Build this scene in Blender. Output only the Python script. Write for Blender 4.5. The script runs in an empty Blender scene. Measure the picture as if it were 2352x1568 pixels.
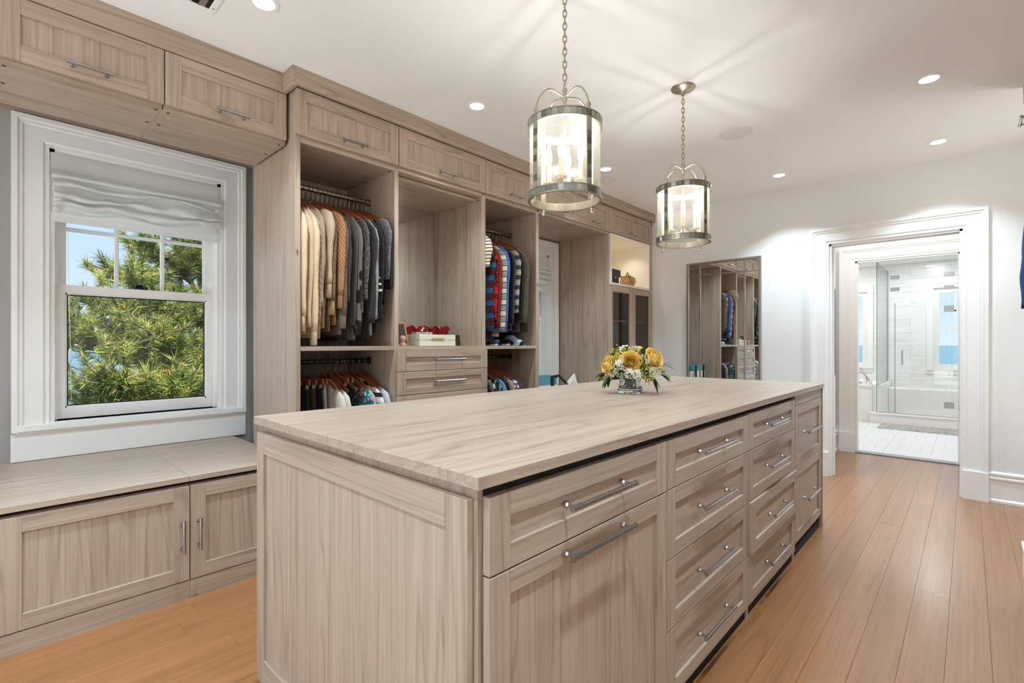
import bpy, bmesh, math, random
from mathutils import Vector, Matrix, noise
random.seed(7)
PI = math.pi
SC = bpy.context.scene
COL = SC.collection

# ------------------------------------------------------------------ camera
cam_d = bpy.data.cameras.new('camera')
cam = bpy.data.objects.new('camera', cam_d)
COL.objects.link(cam)
cam.location = (0, 0, 1.22)
cam.rotation_euler = (PI / 2, 0, 0.7512)
cam_d.sensor_width = 36
cam_d.lens = 36 * 1122 / 2352
cam_d.shift_y = 5.8 / 2352
cam_d.clip_start = 0.02
cam_d.clip_end = 6000
SC.camera = cam

# ------------------------------------------------------------------ world, sun, exposure
def lin(c):
    return tuple(((v / 255) / 12.92 if v / 255 <= .04045 else ((v / 255 + .055) / 1.055) ** 2.4) for v in c)
world = bpy.data.worlds.new('sky')
SC.world = world
world.use_nodes = True
_n = world.node_tree.nodes; _l = world.node_tree.links
_n.clear()
_out = _n.new('ShaderNodeOutputWorld'); _bg = _n.new('ShaderNodeBackground')
_tc = _n.new('ShaderNodeTexCoord'); _sp = _n.new('ShaderNodeSeparateXYZ'); _rp = _n.new('ShaderNodeValToRGB')
_l.new(_tc.outputs['Generated'], _sp.inputs[0]); _l.new(_sp.outputs['Z'], _rp.inputs[0])
_l.new(_rp.outputs[0], _bg.inputs[0]); _l.new(_bg.outputs[0], _out.inputs[0])
_e = _rp.color_ramp.elements
_e[0].position = 0.0; _e[0].color = (*lin((214, 232, 252)), 1)
_e[1].position = 1.0; _e[1].color = (*lin((120, 170, 235)), 1)
_m = _rp.color_ramp.elements.new(.25); _m.color = (*lin((176, 211, 250)), 1)
_bg.inputs[1].default_value = .80
sun_d = bpy.data.lights.new('sun', 'SUN'); sun_d.energy = 12.5; sun_d.angle = .01; sun_d.color = (1, .95, .86)
sun = bpy.data.objects.new('sun', sun_d); COL.objects.link(sun)
sun.rotation_euler = Vector((.56, -.02, .95)).to_track_quat('Z', 'Y').to_euler()
SC.view_settings.view_transform = 'Standard'
SC.view_settings.look = 'None'
SC.view_settings.gamma = 1
SC.view_settings.use_curve_mapping = False
SC.view_settings.exposure = 0.60
SC.cycles.diffuse_bounces = 6
SC.cycles.max_bounces = 10
SC.cycles.transmission_bounces = 8
SC.cycles.glossy_bounces = 3
SC.cycles.adaptive_threshold = .02
LAMP = 1.0          # overall scale of the room's lamps

# ------------------------------------------------------------------ object helpers
def link(name, mesh, mat=None, parent=None, label=None, cat=None, group=None, kind=None, smooth=False):
    o = bpy.data.objects.new(name, mesh)
    COL.objects.link(o)
    if mat is not None and mesh is not None and not mesh.materials:
        mesh.materials.append(mat)
    if smooth and mesh is not None:
        mesh.polygons.foreach_set('use_smooth', [True] * len(mesh.polygons))
    if parent is not None:
        o.parent = parent
        p = parent; off = Vector((0, 0, 0))
        while p is not None:
            off += p.location; p = p.parent
        if off.length > 0:
            o.location = -off if parent.get('_shift', True) else (0, 0, 0)
    tag(o, label, cat, group, kind)
    return o

def tag(o, label=None, cat=None, group=None, kind=None):
    if label: o['label'] = label
    if cat: o['category'] = cat
    if group: o['group'] = group
    if kind: o['kind'] = kind
    return o

def empty(name, loc, label=None, cat=None, group=None, kind=None, parent=None):
    o = bpy.data.objects.new(name, None)
    COL.objects.link(o)
    o.empty_display_size = .05
    o.location = loc
    if parent is not None:
        o.parent = parent
        o.location = Vector(loc) - parent.location
    return tag(o, label, cat, group, kind)

class MB:
    """collects faces and links them as one mesh object"""
    def __init__(s):
        s.v = []; s.f = []
    def box(s, x0, x1, y0, y1, z0, z1):
        b = len(s.v)
        for x in (x0, x1):
            for y in (y0, y1):
                for z in (z0, z1): s.v.append((x, y, z))
        for q in ((0, 1, 3, 2), (4, 6, 7, 5), (0, 4, 5, 1), (2, 3, 7, 6), (0, 2, 6, 4), (1, 5, 7, 3)):
            s.f.append([b + i for i in q])
        return s
    def quad(s, *p):
        b = len(s.v); s.v += [tuple(q) for q in p]; s.f.append(list(range(b, b + len(p)))); return s
    def tube(s, pts, r, n=8, cap=True, ry=None, up=(0, 0, 1)):
        pts = [Vector(p) for p in pts]
        rs = r if isinstance(r, (list, tuple)) else [r] * len(pts)
        b = len(s.v); prev = None
        for i, p in enumerate(pts):
            t = (pts[min(i + 1, len(pts) - 1)] - pts[max(i - 1, 0)]).normalized()
            if prev is None:
                u = Vector(up)
                if abs(t.dot(u)) > .95: u = Vector((1, 0, 0))
                a = (u - t * u.dot(t)).normalized()
            else:
                a = (prev - t * prev.dot(t)).normalized()
            prev = a; c = t.cross(a)
            for k in range(n):
                an = 2 * PI * k / n
                s.v.append(tuple(p + a * (math.cos(an) * rs[i]) + c * (math.sin(an) * (rs[i] if ry is None else ry * rs[i]))))
        for i in range(len(pts) - 1):
            for k in range(n):
                s.f.append([b + i * n + k, b + i * n + (k + 1) % n, b + (i + 1) * n + (k + 1) % n, b + (i + 1) * n + k])
        if cap:
            s.f.append([b + k for k in range(n)][::-1])
            e = b + (len(pts) - 1) * n
            s.f.append([e + k for k in range(n)])
        return s
    def lathe(s, prof, c=(0, 0, 0), n=24, closed=False):
        b = len(s.v); m = len(prof)
        for r, z in prof:
            for k in range(n):
                an = 2 * PI * k / n
                s.v.append((c[0] + r * math.cos(an), c[1] + r * math.sin(an), c[2] + z))
        for i in range(m if closed else m - 1):
            j = (i + 1) % m
            for k in range(n):
                s.f.append([b + i * n + k, b + i * n + (k + 1) % n, b + j * n + (k + 1) % n, b + j * n + k])
        return s
    def grid(s, fn, nu, nv, close_u=False):
        b = len(s.v)
        for i in range(nu):
            for j in range(nv): s.v.append(tuple(fn(i / (nu if close_u else nu - 1), j / (nv - 1))))
        for i in range(nu if close_u else nu - 1):
            i2 = (i + 1) % nu
            for j in range(nv - 1):
                s.f.append([b + i * nv + j, b + i2 * nv + j, b + i2 * nv + j + 1, b + i * nv + j + 1])
        return s
    def torus(s, c, R, r, n=16, m=6, axis=(0, 0, 1), sx=1, ux=None):
        ax = Vector(axis).normalized()
        u = Vector(ux) if ux else (Vector((1, 0, 0)) if abs(ax.x) < .9 else Vector((0, 1, 0)))
        u = (u - ax * u.dot(ax)).normalized(); w = ax.cross(u)
        b = len(s.v); c = Vector(c)
        for i in range(n):
            a = 2 * PI * i / n; d = u * math.cos(a) * sx + w * math.sin(a); p = c + d * R
            dn = (u * math.cos(a) + w * math.sin(a))
            for k in range(m):
                q = 2 * PI * k / m
                s.v.append(tuple(p + dn * (r * math.cos(q)) + ax * (r * math.sin(q))))
        for i in range(n):
            for k in range(m):
                s.f.append([b + i * m + k, b + ((i + 1) % n) * m + k, b + ((i + 1) % n) * m + (k + 1) % m, b + i * m + (k + 1) % m])
        return s
    def sphere(s, c, r, nu=10, nv=7, sz=1.0):
        b = len(s.v)
        for j in range(nv + 1):
            t = PI * j / nv
            for k in range(nu):
                a = 2 * PI * k / nu
                s.v.append((c[0] + r * math.sin(t) * math.cos(a), c[1] + r * math.sin(t) * math.sin(a), c[2] + r * sz * math.cos(t)))
        for j in range(nv):
            for k in range(nu):
                s.f.append([b + j * nu + k, b + (j + 1) * nu + k, b + (j + 1) * nu + (k + 1) % nu, b + j * nu + (k + 1) % nu])
        return s
    def mesh(s, name='m', bevel=0, fix=True):
        me = bpy.data.meshes.new(name)
        me.from_pydata(s.v, [], s.f)
        if fix or bevel:
            bm = bmesh.new(); bm.from_mesh(me)
            if fix: bmesh.ops.recalc_face_normals(bm, faces=bm.faces)
            if bevel:
                bmesh.ops.bevel(bm, geom=list(bm.edges), offset=bevel, segments=1, affect='EDGES', profile=.5)
            bm.to_mesh(me); bm.free()
        me.update()
        return me
    def obj(s, name, mat, parent=None, bevel=0, smooth=False, fix=True, **k):
        return link(name, s.mesh(name, bevel, fix), mat, parent, smooth=smooth, **k)

def box(name, mat, x0, x1, y0, y1, z0, z1, parent=None, bevel=0, **k):
    return MB().box(x0, x1, y0, y1, z0, z1).obj(name, mat, parent, bevel, **k)

# ------------------------------------------------------------------ materials
MATS = {}
def new_mat(name):
    m = bpy.data.materials.new(name); m.use_nodes = True
    nt = m.node_tree
    return m, nt, nt.nodes['Principled BSDF'], nt.nodes, nt.links

def plain(name, rgb, rough=.5, metal=0., spec=.5, bump=0., bscale=200., var=0., srgb=True, trans=0., emit=None, estr=0., sheen=0.):
    if name in MATS: return MATS[name]
    m, nt, b, N, L = new_mat(name)
    c = lin(rgb) if srgb else rgb
    b.inputs['Base Color'].default_value = (*c, 1)
    b.inputs['Roughness'].default_value = rough
    b.inputs['Metallic'].default_value = metal
    b.inputs['Specular IOR Level'].default_value = spec
    if trans: b.inputs['Transmission Weight'].default_value = trans
    if sheen: b.inputs['Sheen Weight'].default_value = sheen
    if emit:
        b.inputs['Emission Color'].default_value = (*emit, 1); b.inputs['Emission Strength'].default_value = estr
    if bump or var:
        tc = N.new('ShaderNodeTexCoord'); nz = N.new('ShaderNodeTexNoise')
        nz.inputs['Scale'].default_value = bscale; nz.inputs['Detail'].default_value = 3
        L.new(tc.outputs['Object'], nz.inputs['Vector'])
        if bump:
            bp = N.new('ShaderNodeBump'); bp.inputs['Strength'].default_value = bump; bp.inputs['Distance'].default_value = .002
            L.new(nz.outputs[0], bp.inputs['Height']); L.new(bp.outputs[0], b.inputs['Normal'])
        if var:
            mx = N.new('ShaderNodeMixRGB'); mx.blend_type = 'MULTIPLY'; mx.inputs[0].default_value = var
            mx.inputs[1].default_value = (*c, 1); L.new(nz.outputs[0], mx.inputs[2]); L.new(mx.outputs[0], b.inputs['Base Color'])
    MATS[name] = m
    return m

def wood(axis, light, dark, name, rough=.42, contour=8., along=.30, cross=5., fine=95., objvar=.10, spec=.4, cstr=.5, coat=0.):
    """procedural boards: grain runs along `axis`"""
    key = name + '_' + axis
    if key in MATS: return MATS[key]
    m, nt, b, N, L = new_mat(key)
    tc = N.new('ShaderNodeTexCoord'); oi = N.new('ShaderNodeObjectInfo')
    vm = N.new('ShaderNodeVectorMath'); vm.operation = 'SCALE'
    off = N.new('ShaderNodeCombineXYZ')
    for k, f in enumerate((7.3, 11.1, 5.7)):
        q = N.new('ShaderNodeMath'); q.operation = 'MULTIPLY'; q.inputs[1].default_value = f
        L.new(oi.outputs['Random'], q.inputs[0]); L.new(q.outputs[0], off.inputs[k])
    ad = N.new('ShaderNodeVectorMath'); ad.operation = 'ADD'
    L.new(tc.outputs['Object'], ad.inputs[0]); L.new(off.outputs[0], ad.inputs[1])
    def mapped(al, cr):
        mp = N.new('ShaderNodeMapping')
        sc = [cr] * 3; sc['xyz'.index(axis)] = al
        mp.inputs['Scale'].default_value = sc
        L.new(ad.outputs[0], mp.inputs['Vector']); return mp.outputs[0]
    n1 = N.new('ShaderNodeTexNoise'); n1.inputs['Scale'].default_value = 1; n1.inputs['Detail'].default_value = 2; n1.inputs['Distortion'].default_value = .5
    L.new(mapped(along, cross), n1.inputs['Vector'])
    q = N.new('ShaderNodeMath'); q.operation = 'MULTIPLY'; q.inputs[1].default_value = contour; L.new(n1.outputs[0], q.inputs[0])
    pp = N.new('ShaderNodeMath'); pp.operation = 'PINGPONG'; pp.inputs[1].default_value = .5; L.new(q.outputs[0], pp.inputs[0])
    r1 = N.new('ShaderNodeValToRGB'); r1.color_ramp.elements[0].position = 0; r1.color_ramp.elements[1].position = .13
    r1.color_ramp.elements[0].color = (1, 1, 1, 1); r1.color_ramp.elements[1].color = (0, 0, 0, 1)
    L.new(pp.outputs[0], r1.inputs[0])
    n2 = N.new('ShaderNodeTexNoise'); n2.inputs['Scale'].default_value = 1; n2.inputs['Detail'].default_value = 3; n2.inputs['Roughness'].default_value = .65
    L.new(mapped(2.2, fine), n2.inputs['Vector'])
    n3 = N.new('ShaderNodeTexNoise'); n3.inputs['Scale'].default_value = 1; n3.inputs['Detail'].default_value = 2
    L.new(mapped(.5, 18.), n3.inputs['Vector'])
    r2 = N.new('ShaderNodeMapRange'); r2.inputs[1].default_value = .36; r2.inputs[2].default_value = .68; L.new(n2.outputs[0], r2.inputs[0])
    r3 = N.new('ShaderNodeMapRange'); r3.inputs[1].default_value = .35; r3.inputs[2].default_value = .7; L.new(n3.outputs[0], r3.inputs[0])
    s1 = N.new('ShaderNodeMath'); s1.operation = 'MULTIPLY'; s1.inputs[1].default_value = .42; L.new(r2.outputs[0], s1.inputs[0])
    s2 = N.new('ShaderNodeMath'); s2.operation = 'MULTIPLY_ADD'; s2.inputs[1].default_value = .26; L.new(r3.outputs[0], s2.inputs[0]); L.new(s1.outputs[0], s2.inputs[2])
    s3 = N.new('ShaderNodeMath'); s3.operation = 'MULTIPLY_ADD'; s3.inputs[1].default_value = cstr; L.new(r1.outputs[0], s3.inputs[0]); L.new(s2.outputs[0], s3.inputs[2])
    s3.use_clamp = True
    mx = N.new('ShaderNodeMixRGB'); mx.inputs[1].default_value = (*lin(light), 1); mx.inputs[2].default_value = (*lin(dark), 1)
    L.new(s3.outputs[0], mx.inputs[0])
    br = N.new('ShaderNodeMapRange'); br.inputs[3].default_value = 1 - objvar; br.inputs[4].default_value = 1 + objvar; L.new(oi.outputs['Random'], br.inputs[0])
    hv = N.new('ShaderNodeHueSaturation'); L.new(mx.outputs[0], hv.inputs['Color']); L.new(br.outputs[0], hv.inputs['Value'])
    L.new(hv.outputs[0], b.inputs['Base Color'])
    b.inputs['Roughness'].default_value = rough; b.inputs['Specular IOR Level'].default_value = spec
    if coat: b.inputs['Coat Weight'].default_value = coat; b.inputs['Coat Roughness'].default_value = .23; b.inputs['Coat IOR'].default_value = 1.6
    MATS[key] = m
    return m

def lam(axis):      # grey-beige laminate of the cabinets
    return wood(axis, (189, 169, 151), (142, 121, 103), 'laminate', rough=.38, objvar=.04, contour=11., along=.28, cross=4.2, cstr=.34)
def oak(axis='y'):  # floor
    return wood(axis, (157, 105, 63), (119, 77, 44), 'oak_floor', coat=.5, rough=.33, contour=9., along=.22, cross=6., fine=120., objvar=.06, spec=.5, cstr=.3)

def glass(name, tint=(1, 1, 1), gloss=.06, rough=0.0, f0=1.45):
    if name in MATS: return MATS[name]
    m, nt, b, N, L = new_mat(name); N.remove(b)
    out = N['Material Output']
    tr = N.new('ShaderNodeBsdfTransparent'); tr.inputs[0].default_value = (*tint, 1)
    gl = N.new('ShaderNodeBsdfGlossy'); gl.inputs['Roughness'].default_value = rough
    lw = N.new('ShaderNodeLayerWeight'); lw.inputs[0].default_value = .5
    pw = N.new('ShaderNodeMath'); pw.operation = 'POWER'; pw.inputs[1].default_value = 5; L.new(lw.outputs['Facing'], pw.inputs[0])
    fr = N.new('ShaderNodeMath'); fr.operation = 'MULTIPLY_ADD'; fr.inputs[1].default_value = .8; fr.inputs[2].default_value = ((f0 - 1) / (f0 + 1)) ** 2; L.new(pw.outputs[0], fr.inputs[0])
    mx = N.new('ShaderNodeMixShader'); L.new(fr.outputs[0], mx.inputs[0]); L.new(tr.outputs[0], mx.inputs[1]); L.new(gl.outputs[0], mx.inputs[2])
    L.new(mx.outputs[0], out.inputs[0])
    MATS[name] = m
    return m

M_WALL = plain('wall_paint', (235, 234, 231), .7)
M_CEIL = plain('ceiling_paint', (247, 246, 244), .8)
M_TRIM = plain('white_trim', (241, 239, 236), .35)
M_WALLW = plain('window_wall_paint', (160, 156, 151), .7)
M_NICKEL = plain('brushed_nickel', (184, 184, 186), .24, 1.0)
M_CHROME = plain('polished_nickel', (225, 220, 212), .08, 1.0)
M_DARK = plain('dark_gap', (22, 20, 19), .8)  # near-black; stands in for shade where it fills open gaps
M_SCREW = plain('dark_cap', (70, 58, 50), .5)
M_MIRROR = plain('mirror_silver', (235, 238, 235), .015, 1.0)
M_GLASS = glass('window_glass')
M_SGLASS = glass('shower_glass', (.97, .985, .98), f0=1.5)
M_TINT = glass('smoked_glass', (.74, .70, .66), f0=1.5)
M_BLACK = plain('black_metal', (25, 25, 26), .4, .4)
M_ROD = plain('pewter_rod', (158, 146, 132), .28, 1.0)
M_RODD = plain('dark_rod', (72, 70, 70), .3, .9)
M_HANG = plain('cherry_hanger', (150, 84, 48), .35, var=.35, bscale=40)
M_BRASS = plain('aged_silver_leaf', (200, 191, 172), .33, .85, var=.3, bscale=60)
M_EMIT = plain('lamp_lens', (255, 250, 240), .5, emit=(1, .95, .86), estr=14)
M_WHITE = plain('white_plastic', (245, 244, 242), .4)

# ------------------------------------------------------------------ room shell
H = 2.728
YF = 5.30          # far wall
XW = -3.72         # window wall (bench bay)
XC = -3.36         # furred wall behind the closets
W1 = (.228, 1.078, .79, 2.305)      # window 1 opening y0,y1,z0,z1
W2 = (3.42, 4.18, .80, 2.185)       # window 2 opening
D1 = (-.939, -.032, 2.14)           # door opening to the hall x0,x1,top
D2 = (-.933, -.056, 2.15)
Y2 = 6.68          # wall between hall and bathroom
YB = 10.86         # bathroom back wall

box('floor_base', oak(), -3.9, 1.0, -2.6, 6.68, -.08, -.013).name = 'floor'
FLOOR = bpy.data.objects['floor']; tag(FLOOR, kind='structure')
random.seed(3)
pw = .13
k = -20
x = -.194 - 20 * pw
while x < .5:
    y = -2.55 + random.uniform(-1.2, 0)
    while y < 6.66:
        ln = random.uniform(1.4, 2.6)
        a, b = max(y, -2.55), min(y + ln, 6.66)
        vis = b - a > .05
        if -1.80 < x < -.95 and b > .8 and a < 3.6: vis = vis and (a < .8 or b > 3.6)
        if vis:
            MB().box(x + .0003, x + pw - .0003, a + .0003, b - .0003, -.012, 0).obj('plank', oak(), FLOOR, bevel=.0005)
        y += ln
    x += pw

c = MB(); c.box(-3.9, 1.0, -2.6, 6.8, H, H + .12)
CEIL = c.obj('ceiling', M_CEIL, kind='structure')

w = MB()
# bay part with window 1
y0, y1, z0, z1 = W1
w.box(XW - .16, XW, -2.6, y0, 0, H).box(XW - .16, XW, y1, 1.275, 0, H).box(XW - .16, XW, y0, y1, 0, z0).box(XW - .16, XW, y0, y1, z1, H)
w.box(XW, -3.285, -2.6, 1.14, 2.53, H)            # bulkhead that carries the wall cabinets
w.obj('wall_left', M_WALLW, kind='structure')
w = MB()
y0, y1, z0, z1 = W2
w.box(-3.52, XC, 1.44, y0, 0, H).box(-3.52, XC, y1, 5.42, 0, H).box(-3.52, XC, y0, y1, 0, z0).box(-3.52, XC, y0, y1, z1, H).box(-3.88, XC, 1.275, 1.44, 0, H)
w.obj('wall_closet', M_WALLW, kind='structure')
w = MB()
w.box(XC, D1[0], YF, YF + .12, 0, H).box(D1[1], 1.0, YF, YF + .12, 0, H).box(D1[0], D1[1], YF, YF + .12, D1[2], H)
w.obj('wall_far', M_WALL, kind='structure')
w = MB()      # right wall, with an unseen window added to brighten the far end
w.box(.9, 1.0, -2.6, 4.24, 0, H).box(.9, 1.0, 4.80, YF, 0, H).box(.9, 1.0, 4.24, 4.80, 0, .12).box(.9, 1.0, 4.24, 4.80, 2.45, H)
w.obj('wall_right', M_WALL, kind='structure')
fill_win = empty('window_6', (0, 0, 0), kind='structure')  # added only as a daylight source
MB().box(.92, .98, 4.24, 4.30, .12, 2.45).box(.92, .98, 4.74, 4.80, .12, 2.45).box(.92, .98, 4.30, 4.74, .12, .2).box(.92, .98, 4.30, 4.74, 2.39, 2.45).obj('window_frame', M_TRIM, fill_win)
box('pane', glass('window_glass'), .948, .952, 4.30, 4.74, .2, 2.39, fill_win)
box('sun_block_eave', M_TRIM, 1.0, 2.5, -2.6, 6.5, H + .02, H + .10, kind='structure')  # unseen overhang added to keep direct sun out of the right window
w = MB()
w.box(XW, -3.3, -2.72, -2.6, 0, H).box(-.3, .9, -2.72, -2.6, 0, H).box(-3.3, -.3, -2.72, -2.6, 0, .03).box(-3.3, -.3, -2.72, -2.6, 2.5, H)
w.obj('wall_back', M_WALL, kind='structure')
wb5 = empty('window_5', (0, 0, 0), kind='structure')      # daylight from the side behind the camera
m = MB().box(-3.3, -3.24, -2.70, -2.62, .03, 2.5).box(-.36, -.3, -2.70, -2.62, .03, 2.5).box(-3.24, -.36, -2.70, -2.62, .03, .12).box(-3.24, -.36, -2.70, -2.62, 2.44, 2.5)
for xx in (-2.29, -1.31): m.box(xx - .03, xx + .03, -2.70, -2.62, .12, 2.44)
m.obj('window_frame', M_TRIM, wb5)
box('pane', glass('window_glass'), -3.24, -.36, -2.664, -2.660, .12, 2.44, wb5)
box('side_bounce_terrace', plain('pale_bounce_stone', (240, 240, 238), .8), 1.4, 14, -2.7, 14, -.3, -.12, kind='structure')  # unseen pale slab added to bounce daylight in from the right
box('bounce_terrace', plain('pale_bounce_stone', (240, 240, 238), .8), -9, 6, -14, -2.73, -.3, -.12, kind='structure')  # unseen pale slab added to throw sunlight up onto the ceiling
# hall between the closet room and the bathroom
box('wall_hall_left', M_WALL, -1.24, -1.117, YF + .12, Y2, 0, H, kind='structure')
box('wall_hall_right', M_WALL, .15, .27, YF + .12, Y2, 0, H, kind='structure')
w = MB()
w.box(-2.6, D2[0], Y2, Y2 + .12, 0, H).box(D2[1], 1.3, Y2, Y2 + .12, 0, H).box(D2[0], D2[1], Y2, Y2 + .12, D2[2], H)
w.obj('wall_bathroom', M_WALL, kind='structure')

box('bounce_rug', plain('pale_bounce_rug', (240, 240, 242), .95, bump=.3, bscale=400), -3.1, -.1, -2.4, -.42, .0, .012, label='large pale rug added out of view behind the camera to bounce light', cat='rug')  # added for brighter, more neutral bounce light
# ------------------------------------------------------------------ trim: casings and baseboards
PROF = [(0, 0), (0, .012), (.016, .012), (.026, .019), (.098, .019), (.106, .026), (.118, .026), (.125, .034), (.148, .034), (.148, 0)]
def frame_trim(mb, a0, a1, zb, zt, fn, prof=PROF, closed=False):
    """mitred casing around an opening a0..a1 x zb..zt ; fn(a, z, proud) -> xyz"""
    n = len(prof); b = len(mb.v)
    for o, d in prof:
        if closed: ring = [(a0 - o, zb - o), (a0 - o, zt + o), (a1 + o, zt + o), (a1 + o, zb - o)]
        else: ring = [(a0 - o, zb), (a0 - o, zt + o), (a1 + o, zt + o), (a1 + o, zb)]
        for a, z in ring: mb.v.append(fn(a, z, d))
    for i in range(n - 1):
        for k in range(4 if closed else 3):
            k2 = (k + 1) % 4
            mb.f.append([b + i * 4 + k, b + i * 4 + k2, b + (i + 1) * 4 + k2, b + (i + 1) * 4 + k])
    if not closed:
        mb.f.append([b + i * 4 for i in range(n)]); mb.f.append([b + i * 4 + 3 for i in range(n)][::-1])
    return mb

def door_trim(idx, x0, x1, zt, yface, thick):
    t = empty('trim_%d' % idx, (0, 0, 0), kind='structure')
    fn = lambda a, z, d: (a, yface - d, z)
    frame_trim(MB(), x0, x1, .22, zt, fn).obj('casing', M_TRIM, t)
    for s, (a, b) in enumerate(((x0 - .150, x0 + .0), (x1 - .0, x1 + .150))):
        m = MB().box(a, b, yface - .037, yface, 0, .222)
        m.box(a + (.108 if s else 0), b - (0 if s else .108), yface - .043, yface - .036, 0, .2215)
        m.obj('plinth_block', M_TRIM, t)
    j = MB()
    j.box(x0 - .0, x0 + .018, yface, yface + thick, 0, zt).box(x1 - .018, x1, yface, yface + thick, 0, zt).box(x0, x1, yface, yface + thick, zt - .018, zt)
    j.obj('jamb', M_TRIM, t)
    return t
T1 = door_trim(1, *D1, YF, .12)
# pocket-door edge and pull in the left jamb
box('pocket_door_edge', M_TRIM, D1[0] + .018, D1[0] + .032, YF + .05, YF + .09, 0, D1[2] - .02, T1, bevel=.002)
box('pocket_door_pull', M_BLACK, D1[0] + .032, D1[0] + .035, YF + .065, YF + .078, .93, 1.73, T1)
box('head_track', M_NICKEL, D1[0] + .018, D1[1] - .018, YF + .045, YF + .075, D1[2] - .026, D1[2] - .018, T1)
T2 = door_trim(2, *D2, Y2, .12)
box('threshold', plain('grey_threshold', (150, 152, 155), .35), D2[0], D2[1], Y2 - .03, Y2 + .1, 0, .012, T2, bevel=.003)

BP = [(0, 0), (.022, 0), (.022, .018), (.012, .030), (.012, .032), (.012, .165), (.020, .178), (.020, .190), (.010, .198), (.018, .212), (.018, .224), (.006, .236), (0, .236)]
def baseboard(name, p0, p1, nrm):
    mb = MB(); n = len(BP)
    for p in (p0, p1):
        for d, z in BP: mb.v.append((p[0] + nrm[0] * d, p[1] + nrm[1] * d, z))
    for i in range(n - 1): mb.f.append([i, i + 1, n + i + 1, n + i])
    mb.f.append(list(range(n))); mb.f.append(list(range(n, 2 * n))[::-1])
    mb.obj(name, M_TRIM, kind='structure')
baseboard('baseboard_far', (D1[1] + .15, YF), (.9, YF), (0, -1))
baseboard('baseboard_far_left', (-2.70, YF), (D1[0] - .15, YF), (0, -1))
baseboard('baseboard_hall', (-1.117, YF + .12), (-1.117, Y2), (1, 0))
baseboard('baseboard_hall_end', (-1.117, Y2), (D2[0] - .15, Y2), (0, -1))

# ------------------------------------------------------------------ windows of the closet room
def sash(mb, xf, xb, y0, y1, z0, z1, st, rt, rb):
    mb.box(xb, xf, y0, y0 + st, z0, z1).box(xb, xf, y1 - st, y1, z0, z1)
    mb.box(xb, xf, y0 + st, y1 - st, z1 - rt, z1).box(xb, xf, y0 + st, y1 - st, z0, z0 + rb)
    # glazing bead step
    i = .008
    mb.box(xb + .008, xf - .010, y0 + st, y0 + st + i, z0 + rb, z1 - rt).box(xb + .008, xf - .010, y1 - st - i, y1 - st, z0 + rb, z1 - rt)
    mb.box(xb + .008, xf - .010, y0 + st, y1 - st, z1 - rt - i, z1 - rt).box(xb + .008, xf - .010, y0 + st, y1 - st, z0 + rb, z0 + rb + i)

def build_window(idx, xw, W, meet, hbar, nv):
    y0, y1, z0, z1 = W
    t = empty('window_%d' % idx, (0, 0, 0), kind='structure')
    fn = lambda a, z, d: (xw + d, a, z)
    frame_trim(MB(), y0, y1, z0 - .044, z1, fn).obj('casing', M_TRIM, t)
    m = MB().box(xw - .16, xw + .040, y0 - .125, y1 + .125, z0 - .040, z0 - .008); m.box(xw - .10, xw + .034, y0, y1, z0 - .008, z0)
    m.box(xw, xw + .03, y0 - .13, y1 + .13, z0 - .052, z0 - .040)
    m.obj('window_sill', M_TRIM, t, bevel=.002)
    j = MB().box(xw - .16, xw, y0, y0 + .022, z0, z1).box(xw - .16, xw, y1 - .022, y1, z0, z1).box(xw - .16, xw, y0, y1, z1 - .02, z1)
    j.box(xw - .055, xw - .045, y0 + .022, y0 + .036, z0, z1 - .02).box(xw - .055, xw - .045, y1 - .036, y1 - .022, z0, z1 - .02)
    j.obj('jamb', M_TRIM, t)
    a, b = y0 + .024, y1 - .024
    m = MB(); sash(m, xw - .058, xw - .095, a, b, z0 + .004, meet + .024, .046, .046, .062)
    lo = m.obj('lower_sash', M_TRIM, t)
    box('pane', M_GLASS, xw - .079, xw - .075, a + .05, b - .05, z0 + .068, meet - .026, lo)
    for (p0, p1, q0, q1) in ((a + .054, a + .060, z0 + .074, meet - .03), (b - .060, b - .054, z0 + .074, meet - .03), (a + .054, b - .054, meet - .036, meet - .03), (a + .054, b - .054, z0 + .074, z0 + .080)):
        box('gasket', M_BLACK, xw - .081, xw - .074, p0, p1, q0, q1, lo)
    m = MB(); sash(m, xw - .100, xw - .135, a, b, meet - .022, z1 - .02, .046, .05, .042)
    up = m.obj('upper_sash', M_TRIM, t)
    box('pane', M_GLASS, xw - .119, xw - .115, a + .05, b - .05, meet + .024, z1 - .074, up)
    bars = MB(); ww = b - a - .1
    for k in range(1, nv):
        yy = a + .05 + ww * k / nv
        box('muntin', M_TRIM, xw - .128, xw - .106, yy - .011, yy + .011, meet + .02, z1 - .07, up, bevel=.004)
    box('muntin', M_TRIM, xw - .127, xw - .107, a + .05, b - .05, hbar - .011, hbar + .011, up, bevel=.004)
    ym = a + (b - a) * .45
    m = MB().box(xw - .078, xw - .060, ym, ym + .07, meet + .024, meet + .036); m.tube([(xw - .06, ym + .008, meet + .044), (xw - .07, ym + .045, meet + .046)], .009, 8)
    m.obj('sash_lock', M_BLACK, t)
    return t
WIN1 = build_window(1, XW, W1, 1.535, 1.888, 3)
WIN2 = build_window(2, XC, W2, 1.50, 1.86, 3)
# apron boards below the windows, cleat above window 1
box('window_apron', M_TRIM, XW, XW + .016, W1[0] - .15, W1[1] + .15, .590, W1[2] - .05, WIN1)
box('window_apron', M_TRIM, XC, XC + .016, W2[0] - .15, W2[1] + .15, .600, W2[2] - .05, WIN2)
box('trim_3', lam('y'), XW, XW + .02, -.6, 1.274, 2.462, 2.53, kind='structure')

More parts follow.
